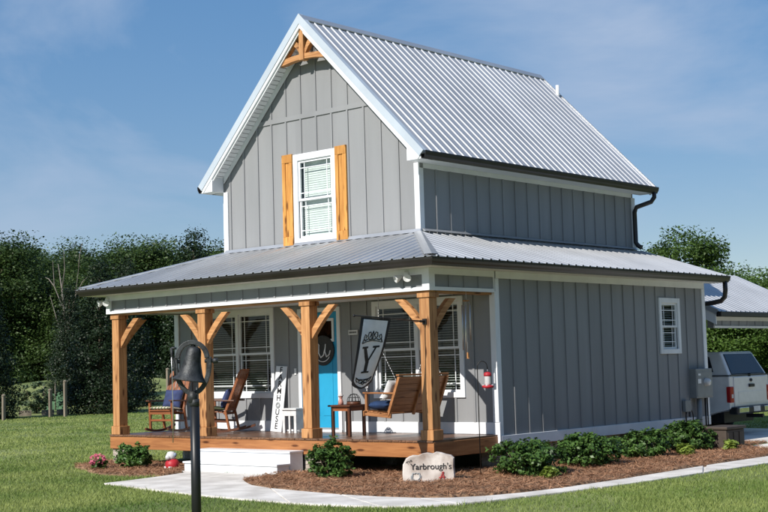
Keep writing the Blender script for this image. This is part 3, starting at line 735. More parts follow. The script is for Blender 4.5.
# ------------------------------------------------------------------ carport
cp = thing('carport', 'open carport with white ribbed metal roof behind the house', 'carport', (-4, 13, G))
CY0, CY1, CXE, CZE, CS = 10.45, 16.0, -.37, 2.20, .48
CXR = -2.62; CZR = CZE+CS*(CXE-CXR); CXL = -7.4
m = MB(); ym = lambda u, v, w_: (u, w_, v)
m.prism([(CXE-.03, CZE-.015), (CXR, CZR-.015), (CXR, CZR-.07), (CXE-.03, CZE-.07)], ym, CY0+.03, CY1-.03)
m.prism([(CXL+.03, CZE-.015), (CXR, CZR-.015), (CXR, CZR-.07), (CXL+.03, CZE-.07)], ym, CY0+.03, CY1-.03)
croof = m.build('roof', 'cream', cp)
for sg, cl in ((1, CXE-CXR), (-1, CXR-CXL)):
    cs_ = (CZR-CZE)/cl
    ribbed(croof, CY0, CY1, lambda u, v, h, sg=sg, cs_=cs_: (CXR+sg*v, u, CZR-cs_*v+h), lambda u: 0., lambda u, cl=cl: cl+.03, start=.1)
    q = [(CXR, CZR+.03), (CXR+sg*cl, CZE+.03), (CXR+sg*cl, CZE-.10), (CXR, CZR-.10)]
    MB().prism(q, ym, CY0-.02, CY0+.02).build('rake_edge', 'metal', croof)
    q = [(CXR, CZR-.101), (CXR+sg*(cl-.06), CZE-.101+.06*cs_), (CXR+sg*(cl-.06), CZE-.30), (CXR, CZR-.30)]
    MB().prism(q, ym, CY0+.0, CY0+.03).build('rake_fascia', 'white', croof)
    MB().prism(q, ym, CY1-.03, CY1).build('rake_fascia', 'white', croof)
MB().box(CXE-.04, CXE+.08, CY0-.02, CY1+.02, CZE-.13, CZE-.018).build('gutter', 'bronze', cp, bevel=.01)
bm_ = MB().box(CXE-.30, CXE-.16, CY0+.05, CY1-.05, 1.83, CZE-.10).build('beam', 'greyin', cp)
fn = lambda u, v, w_: (CXE-.16+w_, u, v)
MB().prism(rect(CY0+.05, CY1-.05, 1.825, 1.875), fn, .001, .03).build('trim', 'cream', bm_); MB().prism(rect(CY0+.05, CY1-.05, 1.99, 2.09), fn, .001, .03).build('trim', 'cream', bm_)
k = CY0+.05
while k < CY1-.1:
    MB().prism(rect(k, min(k+.4064, CY1-.05), 1.8755, 1.9895), fn, .001, .01).build('siding_panel', 'grey', bm_); 
    MB().prism(rect(k-.02, k+.02, 1.8755, 1.9895), fn, .0105, .026).build('batten', 'grey', bm_); k += .4064
for (x, y) in ((CXE-.75, CY0+.12), (CXE-.23, CY1-.15), (CXL+.23, CY0+.12), (CXL+.23, CY1-.15)):
    MB().box(x-.07, x+.07, y-.07, y+.07, G, 1.83).build('post', 'white', cp, bevel=.006)
MB().box(CXL+.16, CXL+.30, CY0+.05, CY1-.05, 1.83, CZE-.10).build('beam', 'greyin', cp)

# ------------------------------------------------------------------ pickup truck (heads along -X)
TX, TY, TW = -.52, 11.12, 1.95
tk = thing('pickup_truck', 'silver pickup truck with a camper shell parked under the carport', 'truck', (TX-2.8, TY+TW/2, G))
tf = lambda u, v, w_: (TX-u, TY+w_, G+v)
def arc(cx, cz, r, a0, a1, n=10): return [(cx+r*math.cos(R(a0+(a1-a0)*i/n)), cz+r*math.sin(R(a0+(a1-a0)*i/n))) for i in range(n+1)]
wr1, wr2 = 1.25, 4.75
lowp = [(0, .62), (.0, 1.36), (1.80, 1.36), (1.85, 1.34), (4.0, 1.30), (5.45, 1.14), (5.66, .95), (5.7, .5), (5.55, .42)] + arc(wr2, .42, .47, 0, 180)+[(wr1+.47, .42)]+arc(wr1, .42, .47, 0, 180)+[(.45, .52)]
bm = bmesh.new()
vs0 = [bm.verts.new(tf(u, v, 0)) for u, v in lowp]; vs1 = [bm.verts.new(tf(u, v, TW)) for u, v in lowp]
bm.faces.new(vs0); bm.faces.new(vs1[::-1])
for i in range(len(lowp)): bm.faces.new((vs0[i], vs1[i], vs1[(i+1) % len(lowp)], vs0[(i+1) % len(lowp)]))
bmesh.ops.recalc_face_normals(bm, faces=bm.faces)
me = bpy.data.meshes.new('body'); bm.to_mesh(me); bm.free(); me.transform(Matrix.Translation(-OFF[tk.name])); me.materials.append(M['truck'])
body = bpy.data.objects.new('body', me); COL.objects.link(body); body.parent = tk; OFF[body.name] = OFF[tk.name]
bv = body.modifiers.new('bevel', 'BEVEL'); bv.width = .035; bv.segments = 3; bv.limit_method = 'ANGLE'; bv.angle_limit = R(40)
def shell(name, lo, hi, z0, z1, mt, parent=tk, bevel=.04):
    """tapered box: lo/hi = (u0,u1,w0,w1) at z0 and z1"""
    m = MB(); q = []
    for (a, b, c, d), z in ((lo, z0), (hi, z1)): q += [tf(a, z, c), tf(b, z, c), tf(b, z, d), tf(a, z, d)]
    m.add(q, [(0, 3, 2, 1), (4, 5, 6, 7), (0, 1, 5, 4), (1, 2, 6, 5), (2, 3, 7, 6), (3, 0, 4, 7)]); return m.build(name, mt, parent, bevel=bevel, seg=3)
cap = shell('camper_shell', (.02, 1.80, .03, TW-.03), (.30, 1.80, .20, TW-.20), 1.365, 1.90, 'truck')
def quad_on(lo, hi, z0, z1, face, a0, a1, b0, b1, off=.006):
    def pt(s, t_):
        z = z0+(z1-z0)*t_; L_ = [lo[i]+(hi[i]-lo[i])*t_ for i in range(4)]
        if face == 'rear': return tf(L_[0]-off, z, L_[2]+(L_[3]-L_[2])*s)
        return tf(L_[0]+(L_[1]-L_[0])*s, z, L_[2]-off)
    return [pt(a0, b0), pt(a1, b0), pt(a1, b1), pt(a0, b1)]
def slab_quad(q, th, name, mt, parent, bevel=0.):
    q = [Vector(v) for v in q]; n_ = (q[1]-q[0]).cross(q[3]-q[0]).normalized()*th
    m = MB(); m.add([v-n_/2 for v in q]+[v+n_/2 for v in q], [(0, 3, 2, 1), (4, 5, 6, 7), (0, 1, 5, 4), (1, 2, 6, 5), (2, 3, 7, 6), (3, 0, 4, 7)]); return m.build(name, mt, parent, bevel=bevel)
CL, CH = (.02, 1.80, .03, TW-.03), (.30, 1.80, .20, TW-.20)
slab_quad(quad_on(CL, CH, 1.365, 1.90, 'rear', .06, .94, .04, .90), .02, 'rear_glass', 'tglass', cap, .02)
slab_quad(quad_on(CL, CH, 1.365, 1.90, 'side', .20, .80, .16, .80), .02, 'side_glass', 'tglass', cap, .006)
MB().box(*sorted((tf(.0, 0, 0)[0]+.0, tf(.03, 0, 0)[0]+.03)), TY+TW/2-.07, TY+TW/2+.07, G+1.33, G+1.40).build('latch', 'black', cap)
slab_quad([tf(.0, 1.352, -.004), tf(1.8, 1.352, -.004), tf(1.8, 1.374, -.004), tf(.0, 1.374, -.004)], .012, 'dark_gap_strip', 'black', body)  # black colour stands in for the shade of the shell's panel gap
slab_quad([tf(-.004, 1.352, .03), tf(-.004, 1.352, TW-.03), tf(-.004, 1.374, TW-.03), tf(-.004, 1.374, .03)], .02, 'dark_gap_strip', 'black', body)
CBL, CBH = (1.83, 4.1, .02, TW-.02), (1.95, 3.3, .2, TW-.2)
cab = shell('cab', CBL, CBH, 1.31, 1.93, 'truck', bevel=.06)
slab_quad(quad_on(CBL, CBH, 1.31, 1.93, 'side', .08, .48, .1, .85), .02, 'side_window', 'tglass', cab, .02)
slab_quad(quad_on(CBL, CBH, 1.31, 1.93, 'side', .53, .88, .1, .85), .02, 'side_window', 'tglass', cab, .02)
q = [tf(4.11-.12*0, 1.36, .12), tf(4.11, 1.36, TW-.12), tf(3.33, 1.90, TW-.26), tf(3.33, 1.90, .26)]
slab_quad(q, .02, 'windshield', 'tglass', cab)
tg = slab_quad([tf(-.012, .66, .17), tf(-.012, .66, TW-.17), tf(-.012, 1.33, TW-.17), tf(-.012, 1.33, .17)], .03, 'tailgate', 'truck', tk, .02)
slab_quad([tf(-.03, .74, .34), tf(-.03, .74, TW-.34), tf(-.03, 1.0, TW-.34), tf(-.03, 1.0, .34)], .012, 'tailgate_panel', 'truck', tg, .01)
MB().box(tf(-.05, 0, 0)[0]-.02, tf(-.05, 0, 0)[0]+.02, TY+TW/2-.12, TY+TW/2+.12, G+1.09, G+1.16).build('handle', 'black', tg, bevel=.01)
MB().lathe([(0, .0), (.06, 0), (.06, .014), (0, .016)], 16, (tf(-.032, 0, 0)[0], TY+TW/2, G+1.245), Matrix.Rotation(R(90), 3, 'Y') @ Matrix.Scale(.6, 3, (1, 0, 0))).build('badge', 'ink', tg)
for w0 in (-.012, TW-.15):
    tl = MB().box(TX-.09, TX+.022, TY+w0, TY+w0+.162, G+.76, G+1.12).build('taillight', 'taillight', tk, bevel=.02)
    MB().box(TX-.02, TX+.027, TY+w0+.04, TY+w0+.13, G+.86, G+.95).build('reverse_light', 'clear', tl, bevel=.01)
bp_ = MB().box(TX-.06, TX+.15, TY+.02, TY+TW-.02, G+.50, G+.66).build('bumper', 'black', tk, bevel=.03)
MB().box(TX+.12, TX+.156, TY+.12, TY+.58, G+.53, G+.65).build('bumper_pad', 'chrome', bp_, bevel=.01)
MB().box(TX+.12, TX+.156, TY+TW-.58, TY+TW-.12, G+.53, G+.65).build('bumper_pad', 'chrome', bp_, bevel=.01)
MB().box(TX+.13, TX+.16, TY+TW/2-.16, TY+TW/2+.16, G+.54, G+.66).build('number_plate', 'clear', bp_)
MB().box(TX-.1, TX+.30, TY+TW/2-.04, TY+TW/2+.04, G+.40, G+.48).build('tow_hitch', 'black', tk)
MB().box(TX-5.4, TX-.3, TY+.25, TY+TW-.25, G+.30, G+.55).build('chassis', 'black', tk)
for u in (wr1, wr2):
    for w0 in (.03, TW-.27):
        mtx = Matrix.Rotation(R(-90), 3, 'X')
        wh = MB().lathe([(.22, .0), (.36, .0), (.40, .04), (.40, .2), (.36, .24), (.22, .24)], 28, tf(u, .40, w0), mtx).build('wheel', 'rubber', tk)
        MB().lathe([(.0, .03), (.06, .025), (.07, .05), (.17, .06), (.215, .02), (.225, .02), (.225, .22), (.0, .2)], 24, tf(u, .40, w0), mtx).build('rim', 'silver', wh)
slab_quad([tf(1.12, 1.14, -.006), tf(1.30, 1.14, -.006), tf(1.30, 1.29, -.006), tf(1.12, 1.29, -.006)], .01, 'fuel_door', 'truck', body)
# ------------------------------------------------------------------ electrical gear on the side wall
ep = thing('electrical_panel', 'grey electrical meter panel with conduits on the side wall', 'electrical panel', (.1, 8.55, .36))
MB().box(.036, .19, 8.27, 8.96, .36, .96).build('cabinet', 'elec', ep, bevel=.01)
MB().box(.191, .197, 8.30, 8.93, .39, .90).build('cover', 'elec', ep, bevel=.004)
MB().lathe([(.0, .09), (.06, .09), (.075, .06), (.08, .0)], 18, (.198, 8.66, .68), Matrix.Rotation(R(90), 3, 'Y')).build('meter_dial', 'clear', ep)
MB().box(.198, .202, 8.33, 8.46, .66, .75).build('sticker', 'pvc', ep); MB().box(.198, .202, 8.35, 8.45, .82, .86).build('sticker', 'pvc', ep)
MB().tube([(.11, 8.5, .37), (.11, 8.5, G)], .055, 10).build('conduit', 'elec', ep)
MB().tube([(.10, 8.78, .37), (.10, 8.78, G)], .018, 8).build('conduit', 'black', ep)
MB().tube([(.10, 8.87, .37), (.10, 8.87, G)], .014, 8).build('conduit', 'black', ep)
tb = thing('utility_box', 'small grey utility box with a hanging black cable loop', 'utility box', (.06, 8.05, .2))
MB().box(.036, .11, 7.93, 8.16, .10, .33).build('box', 'elec', tb, bevel=.006)
m = MB(); m.tube([(.09, 7.98+.13+.15*math.sin(2*math.pi*k/20), -.02+.17*math.cos(2*math.pi*k/20)) for k in range(21)], .012, 6, False); m.build('cable', 'black', tb)
m = MB(); m.tube([(.08, 7.99, .1), (.08, 8.0, -.28)], .012, 6); m.tube([(.08, 8.12, .1), (.08, 8.12, .0)], .012, 6); m.build('cable', 'black', tb)
MB().box(.052, .09, 4.55, 4.63, -.16, -.03).build('hose_bib', 'pvc', H)
bx = thing('storage_box', 'low dark brown storage box with lid at the bed end', 'box', (1.22, 7.35, G))
MB().box(.98, 1.45, 7.0, 7.75, G+.0, G+.40).build('box', 'bin', bx, bevel=.02); MB().box(.95, 1.48, 6.97, 7.78, G+.402, G+.46).build('lid', 'bin', bx, bevel=.015)
for k in range(3): MB().box(1.4505, 1.462, 7.05+k*.23, 7.24+k*.23, G+.06, G+.35).build('rib', 'bin', bx)
# ------------------------------------------------------------------ text helper (mesh letters)
def text_mesh(txt, size, depth=.002, bold=0.):
    cu = bpy.data.curves.new('letters', 'FONT'); cu.body = txt; cu.size = size; cu.extrude = depth; cu.align_x = 'CENTER'; cu.align_y = 'CENTER'; cu.offset = bold
    ob = bpy.data.objects.new('letters', cu); COL.objects.link(ob); bpy.context.view_layer.update()
    me = bpy.data.meshes.new_from_object(ob.evaluated_get(bpy.context.evaluated_depsgraph_get()))
    bpy.data.objects.remove(ob); return me
def lettering(txt, size, m, parent, mtx, name='lettering', bold=0., depth=.002):
    me = text_mesh(txt, size, depth, bold); me.transform(mtx); me.materials.clear(); me.materials.append(M[m])
    o = bpy.data.objects.new(name, me); COL.objects.link(o)
    if parent: o.parent = parent
    return o
def frame(o, x, z):
    """matrix whose local X = x, local Z = z (facing), at o"""
    x = Vector(x).normalized(); z = Vector(z).normalized(); y = z.cross(x)
    return Matrix(((x.x, y.x, z.x, o[0]), (x.y, y.y, z.y, o[1]), (x.z, y.z, z.z, o[2]), (0, 0, 0, 1)))

# ------------------------------------------------------------------ porch: rocking chairs (built facing -Y, origin on the floor)
def make_chair(name, label, loc, rz):
    t_ = thing(name, label, 'rocking chair', loc, rz, 'rocking chairs on the porch')
    lc = dict(world=False)
    for sx in (-1, 1):
        x = sx*.27
        a = [(y, .012+.30*(y/1.0)**2) for y in np.linspace(-.42, .56, 12)]
        m = MB()
        for k in range(11):
            q = [a[k], a[k+1], (a[k+1][0], a[k+1][1]+.045), (a[k][0], a[k][1]+.045)]
            m.prism(q, lambda u, v, w_: (x+w_, u, v), -.02, .02)
        m.build('rocker', 'dark_y', t_, **lc)
        MB().beam((x, -.25, .06), (x, -.27, .62), .045, .045, (0, 1, 0)).build('leg', 'chair_z', t_, bevel=.006, **lc)
        MB().beam((x, .22, .06), (x, .14, .44), .045, .045, (0, 1, 0)).build('leg', 'chair_z', t_, bevel=.006, **lc)
        MB().beam((x*1.04, -.34, .635), (x*1.04, .34, .615), .085, .028).build('armrest', 'dark_y', t_, bevel=.008, **lc)
        MB().beam((x*.93, .12, .36), (x*.88, .44, 1.16), .04, .05, (0, 1, 0)).build('back_post', 'chair_z', t_, bevel=.006, **lc)
        MB().beam((x, -.25, .24), (x, .20, .22), .028, .04).build('stretcher', 'dark_y', t_, **lc)
    MB().beam((-.25, -.255, .25), (.25, -.255, .25), .028, .04).build('stretcher', 'chair_x', t_, **lc)
    MB().beam((-.25, -.28, .40), (.25, -.28, .40), .03, .07).build('apron', 'chair_x', t_, **lc)
    seat = MB().beam((-.24, .12, .375), (.24, .12, .375), .03, .05).build('seat', 'dark_x', t_, **lc)
    for k in range(6):
        y = -.29+k*.082; z = .445-.012*k
        MB().beam((-.255, y, z), (.255, y, z), .068, .02).build('seat_slat', 'chair_x', seat, bevel=.004, **lc)
    back = MB().beam((-.25, .445, 1.17), (.25, .445, 1.17), .035, .09, (0, .37, .93)).build('backrest', 'chair_x', t_, bevel=.012, **lc)
    MB().beam((-.235, .155, .45), (.235, .155, .45), .03, .06, (0, .37, .93)).build('back_rail', 'chair_x', back, **lc)
    for k in range(6):
        x = -.195+k*.078
        MB().beam((x, .155, .46), (x*.98, .432, 1.15), .062, .014, (0, -1, .38)).build('back_slat', 'chair_z', back, bevel=.003, **lc)
    return t_
def pillow(name, label, m, loc, rot, size, cat='pillow', group=None, col2=None):
    n = 10; bmh = MB(); vs = []; sx, sy, sz = size
    for side in (1, -1):
        for j in range(n+1):
            for i in range(n+1):
                u = i/n*2-1; v = j/n*2-1
                k = (1-abs(u)**3.5)*(1-abs(v)**3.5)
                pinch = 1-.07*(1-abs(u))*abs(v)**4
                vs.append((u*sx/2*(1-.05*(1-v*v)*0-.06*(1-abs(v)**2)*abs(u)), v*sy/2*(1-.06*(1-u*u)*abs(v)), side*(sz/2*max(k, 0)**.55+.002)))
    N = (n+1)**2; fs = []
    for sd_ in range(2):
        for j in range(n):
            for i in range(n):
                a = sd_*N+j*(n+1)+i; f = (a, a+1, a+n+2, a+n+1); fs.append(f if sd_ == 0 else f[::-1])
    edge = [i for i in range(n)]+[j*(n+1)+n for j in range(n)]+[n*(n+1)+n-i for i in range(n)]+[(n-j)*(n+1) for j in range(n)]
    for a, b in zip(edge, edge[1:]+edge[:1]): fs.append((a, N+a, N+b, b))
    bmh.add(vs, fs, True); o = bmh.build(name, m); o.location = loc; o.rotation_euler = rot
    return tag(o, label, cat, group)
# patterned seat pad material (woven stripes that belong to the cloth)
mS, tS, bS = new_mat('striped_cloth'); bS.inputs['Roughness'].default_value = .9
cS = tS.nodes.new('ShaderNodeTexCoord'); wS = tS.nodes.new('ShaderNodeTexWave'); wS.inputs['Scale'].default_value = 4.2; wS.inputs['Distortion'].default_value = 1.5
rS = tS.nodes.new('ShaderNodeValToRGB'); e = rS.color_ramp.elements; e[0].color = (.55, .52, .42, 1); e[1].color = (.10, .22, .10, 1); e[1].position = .75
x_ = e.new(.45); x_.color = (.55, .52, .42, 1); x_ = e.new(.58); x_.color = (.42, .05, .05, 1)
tS.links.new(cS.outputs['Object'], wS.inputs['Vector']); tS.links.new(wS.outputs['Fac'], rS.inputs[0]); tS.links.new(rS.outputs[0], bS.inputs['Base Color']); M['stripe'] = mS
cA = make_chair('rocking_chair', 'brown wooden rocking chair with striped seat pad at open porch end', (-7.62, .98, 0), R(14))
cB = make_chair('rocking_chair', 'brown wooden rocking chair in front of the double window, blue pillow', (-6.12, 1.08, 0), R(-62))
def on_chair(c, v): return Matrix.Rotation(c.rotation_euler.z, 3, 'Z') @ Vector(v)+c.location
pillow('seat_pad', 'striped red and cream seat pad on the rocking chair', 'stripe', on_chair(cA, (0, -.10, .475)), (R(-5), 0, cA.rotation_euler.z), (.50, .44, .07), 'seat pad')
pillow('throw_pillow', 'navy pillow on the rocking chair with striped pad', 'navy', on_chair(cA, (0, .135, .66)), (R(66), 0, cA.rotation_euler.z), (.44, .40, .16))
pillow('seat_pad', 'dark green seat pad on the rocking chair by the window', mat('olive_cloth', (.05, .06, .03), .9), on_chair(cB, (0, -.10, .475)), (R(-5), 0, cB.rotation_euler.z), (.50, .44, .06), 'seat pad')
pillow('throw_pillow', 'navy pillow on the rocking chair in front of the window', 'navy', on_chair(cB, (0, .115, .66)), (R(66), 0, cB.rotation_euler.z), (.44, .40, .16))

# ------------------------------------------------------------------ porch swing (faces -X, hangs from the ceiling)
sw = thing('porch_swing', 'hanging wooden porch swing with slatted back and chains', 'porch swing', (-1.1, .92, .36))
y0, y1 = .27, 1.57
def along(p0, p1, f): return Vector(p0)+(Vector(p1)-Vector(p0))*f
bk0 = Vector((-.98, 0, .44)); bk1 = Vector((-.74, 0, 1.02)); dv = (bk1-bk0).normalized()
bkn = Vector((dv.z, 0, -dv.x))
for k in range(5):
    c = bk0+dv*(.055+k*.125); a = Vector((c.x, y0, c.z)); b = Vector((c.x, y1, c.z))
    MB().beam(a, b, .022, .1235, tuple(dv)).build('back_slat', 'swing_y', sw, bevel=.004, seg=1)
for yy in (y0+.02, (y0+y1)/2, y1-.02):
    a = bk0+bkn*.03-dv*.06; b = bk1+bkn*.03
    MB().beam((a.x, yy, a.z), (b.x, yy, b.z), .055, .035, tuple(bkn)).build('back_cleat', 'swing_z', sw, bevel=.004, seg=1)
MB().beam((bk1.x, y0-.01, bk1.z+.02), (bk1.x, y1+.01, bk1.z+.02), .07, .03, (0, 0, 1)).build('top_rail', 'swing_y', sw, bevel=.005, seg=1)
for k in range(5):
    x = -1.46+k*.105
    MB().beam((x, y0, .455-.012*k), (x, y1, .455-.012*k), .095, .022).build('seat_slat', 'swing_y', sw, bevel=.004, seg=1)
MB().box(-1.53, -1.505, y0, y1, .37, .455).build('apron', 'swing_y', sw)
for yy in (y0+.03, y1-.03):
    MB().beam((-1.50, yy, .415), (-.93, yy, .37), .04, .075).build('seat_rail', 'swing_x', sw, bevel=.004, seg=1)
    MB().beam((-1.47, yy, .42), (-1.47, yy, .74), .04, .05, (1, 0, 0)).build('arm_post', 'swing_z', sw, bevel=.004, seg=1)
    MB().beam((-1.53, yy, .755), (-.83, yy, .745), .07, .026).build('armrest', 'swing_x', sw, bevel=.006, seg=1)
    m = MB()
    for q0, q1 in (((-1.47, yy, .77), (-1.15, yy, 1.55)), ((-.80, yy, .95), (-1.15, yy, 1.55)), ((-1.15, yy, 1.55), (-1.15, yy, 2.40))):
        L_ = (Vector(q1)-Vector(q0)).length; n = max(2, int(L_/.05))
        for k in range(n):
            a = along(q0, q1, k/n); b = along(q0, q1, (k+.9)/n); m.tube([a, b], .007, 5)
    tag(m.build('chain', 'silver', sw), kind='stuff')
pillow('swing_cushion', 'dark blue tufted cushion on the porch swing seat', 'blue', (-1.47, .55, .545), (0, 0, R(90)), (.48, .46, .15), 'cushion')
pillow('swing_cushion', 'white cushion propped on the porch swing back', 'cotton', (-1.22, .42, .80), (R(64), 0, R(-90)), (.30, .36, .13), 'cushion')
pillow('swing_cushion', 'dark blue cushion at the far end of the porch swing', 'blue', (-1.47, 1.25, .545), (0, 0, R(90)), (.48, .46, .15), 'cushion')

sw.location.x -= .2
# ------------------------------------------------------------------ side table, lantern, stool, signs
tbl = thing('side_table', 'small reddish brown square side table by the blue door', 'table', (-2.50, .74, 0))
MB().box(-2.76, -2.24, .49, .99, .515, .545).build('table_top', 'dark_x', tbl, bevel=.006)
for x in (-2.72, -2.33):
    for y in (.53, .90): MB().box(x, x+.05, y, y+.05, .002, .514).build('leg', 'dark_z', tbl, bevel=.004, seg=1)
for y in (.535, .925): MB().box(-2.71, -2.29, y, y+.02, .44, .514).build('apron', 'chair_x', tbl)
for x in (-2.71, -2.31): MB().box(x, x+.02, .556, .924, .44, .514).build('apron', 'chair_y', tbl)
ln = thing('wire_cloche', 'dark wire dome lantern on the side table', 'lantern', (-2.42, .80, .546))
for k in range(6):
    a = k*math.pi/6; m = MB(); m.tube([(-2.42+.12*math.cos(a)*math.cos(t_), .80+.12*math.sin(a)*math.cos(t_), .60+.13*math.sin(t_)) for t_ in np.linspace(0, math.pi, 13)], .005, 5); m.build('wire', 'iron', ln)
for z, r in ((.60, .12), (.665, .105), (.72, .06)):
    m = MB(); m.tube([(-2.42+r*math.cos(a), .80+r*math.sin(a), z) for a in np.linspace(0, 2*math.pi, 19)], .005, 5, False); m.build('wire', 'iron', ln)
MB().lathe([(0, .546), (.125, .546), (.13, .56), (.12, .60), (0, .60)], 18, (-2.42, .80, 0)).build('base', 'dark_z', ln)
fg = thing('table_figurine', 'little pink and cream figurine beside the wire lantern', 'figurine', (-2.60, .66, .546))
MB().lathe([(0, .546), (.05, .548), (.045, .60), (.03, .64), (.022, .66), (.04, .68), (.042, .71), (.025, .735), (0, .74)], 14, (-2.60, .66, 0)).build('body', mat('pink_ceramic', (.5, .25, .2), .5), fg)
MB().lathe([(.05, .70), (.052, .71), (.03, .725), (.022, .77), (0, .775)], 14, (-2.60, .66, 0)).build('hat', 'cotton', fg)
SX = .24
stl = thing('white_stool', 'small white painted stool with arched sides beside the sign', 'stool', (-4.67+SX, 1.36, 0))
MB().box(-4.89+SX, -4.47+SX, 1.18, 1.55, .43, .46).build('seat', 'cotton', stl, bevel=.005)
for y in (1.21, 1.49):
    m = MB(); o_ = [(-4.86, .002), (-4.82, .002)]
    for (a, b) in ((-4.86, -4.80), (-4.70, -4.66), (-4.56, -4.50)): m.box(a+SX, b+SX, y, y+.03, .002, .32)
    m.box(-4.86+SX, -4.50+SX, y, y+.03, .321, .429); m.build('leg_panel', 'cotton', stl)
for x in (-4.86, -4.53): MB().box(x+SX, x+SX+.03, 1.241, 1.489, .06, .429).build('side_panel', 'cotton', stl)
fs_ = thing('farmhouse_sign', 'tall white leaning plank sign with black letters FARMHOUSE', 'sign', (-5.16, 1.62, 0))
bz = Vector((-5.16, 1.56, .002)); tz = Vector((-5.10, 1.70, 1.25)); sdv = (tz-bz).normalized(); nrm = Vector((1, 0, 0)).cross(sdv).normalized()
MB().beam(bz, tz, .30, .02, tuple(nrm)).build('board', 'white', fs_, bevel=.003, seg=1)
xax = sdv.cross(nrm).normalized()
for k, ch in enumerate('FARMHOUSE'):
    c = bz+sdv*(1.25-.075-k*.134)
    if ch == 'O':
        m = MB(); 
        for r, n_ in ((.052, 14), (.034, 10)):
            m.tube([c+nrm*.014+(xax*math.cos(a)+sdv*math.sin(a))*r for a in np.linspace(0, 2*math.pi, n_+1)], .011, 5, False)
        m.build('wreath_letter', M['grey_ink'], fs_); continue
    lettering(ch, .165, 'ink', fs_, Matrix.Translation(-OFF[fs_.name]) @ frame(c+nrm*.0125, xax, nrm), 'letter', .002)
# round monogram on the door
mg = thing('door_monogram', 'round dark plaque with white script monogram hanging on the blue door', 'door sign', (-4.02, P-.02, 1.52))
mxr = Matrix.Rotation(R(90), 3, 'X')
MB().lathe([(0, 0), (.28, 0), (.285, .012), (.27, .024), (.245, .018), (0, .018)], 32, (-4.02, P-.012, 1.52), mxr).build('plaque', mat('charcoal_wood', (.035, .035, .035), .7), mg)
m = MB(); yy = P-.036
m.tube([(-4.02+x, yy, 1.52+z) for x, z in ((-.17, .10), (-.13, .15), (-.09, .10), (-.10, -.05), (-.05, -.13), (.02, -.09), (.06, .02), (.08, .12), (.06, -.02), (.10, -.12), (.17, -.08), (.20, .0))], .012, 6); m.build('script_letter', 'flag', mg)
m = MB(); m.tube([(-4.02+.21*math.cos(a), yy, 1.52+.21*math.sin(a)) for a in np.linspace(-.6, -2.6, 14)], .007, 5); m.build('flourish', 'flag', mg)
np_ = thing('name_plate', 'small white name plate on the wall between door and window', 'sign', (-3.2, P-.02, 1.83))
MB().prism(rect(-3.34, -3.11, 1.785, 1.875), fmap, .036, .05).build('plate', 'cotton', np_)
m = MB()
for k in range(7): m.prism(rect(-3.315+k*.026, -3.298+k*.026, 1.815, 1.845), fmap, .0505, .052)
m.build('lettering', 'ink', np_)
# wind chime under the porch ceiling
wc = thing('wind_chime', 'silver tube wind chime hanging at the porch end', 'wind chime', (-.02, .98, 1.3))
wx, wy = -.02, .98
MB().lathe([(0, 2.22), (.055, 2.22), (.055, 2.24), (0, 2.24)], 14, (wx, wy, 0)).build('top_disc', 'cedar_z', wc)
MB().tube([(wx, wy, 2.42), (wx, wy, 2.24)], .004, 4).build('cord', 'cotton', wc)
for k in range(5):
    a = k*2*math.pi/5; x, y = wx+.07*math.cos(a), wy+.07*math.sin(a); MB().tube([(x, y, 2.16-.0), (x, y, 1.66-.08*k)], .011, 8).build('chime_tube', 'silver', wc)
    MB().tube([(x, y, 2.16), (wx+.045*math.cos(a), wy+.045*math.sin(a), 2.22)], .002, 4).build('string', 'cotton', wc)
MB().tube([(wx, wy, 2.22), (wx, wy, 1.36)], .003, 4).build('cord', 'cotton', wc)
MB().prism([(-.03, 1.28), (.03, 1.28), (.018, 1.38), (-.018, 1.38)], lambda u, v, w_: (wx+u, wy+w_, v), -.006, .006).build('wind_catcher', 'cedar_z', wc)
# shepherd hook with hummingbird feeder
hk = thing('shepherd_hook', 'thin black shepherd hook standing beside the porch corner', 'garden hook', (.66, .33, G))
hx, hy = .66, .33
m = MB(); m.tube([(hx, hy, G), (hx, hy, 1.14)]+[(hx+.055-.055*math.cos(a), hy+.055-.055*math.cos(a), 1.14+.09*math.sin(a)) for a in np.linspace(.3, 2.9, 9)]+[(hx+.115, hy+.115, 1.10)], .008, 6); m.build('hook', 'black', hk)
fd = thing('bird_feeder', 'red and clear hummingbird feeder hanging on the hook', 'bird feeder', (hx+.112, hy+.112, .8))
fx, fy = hx+.112, hy+.112
MB().tube([(fx, fy, 1.10), (fx, fy, 1.05)], .004, 4).build('hanger', 'silver', fd)
MB().lathe([(0, 1.06), (.05, 1.05), (.062, 1.02), (.062, 1.0), (.05, .99)], 16, (fx, fy, 0)).build('lid', 'red', fd)
MB().lathe([(.05, .99), (.052, .88), (.04, .855)], 16, (fx, fy, 0)).build('bottle', 'clear', fd)
MB().lathe([(0, .855), (.085, .85), (.095, .835), (.085, .81), (0, .80)], 18, (fx, fy, 0)).build('tray', 'red', fd)
for k in range(4):
    a = k*math.pi/2+.4; MB().lathe([(0, .0), (.02, 0), (.016, .012), (0, .014)], 8, (fx+.075*math.cos(a), fy+.075*math.sin(a), .845)).build('flower_port', 'clear', fd)

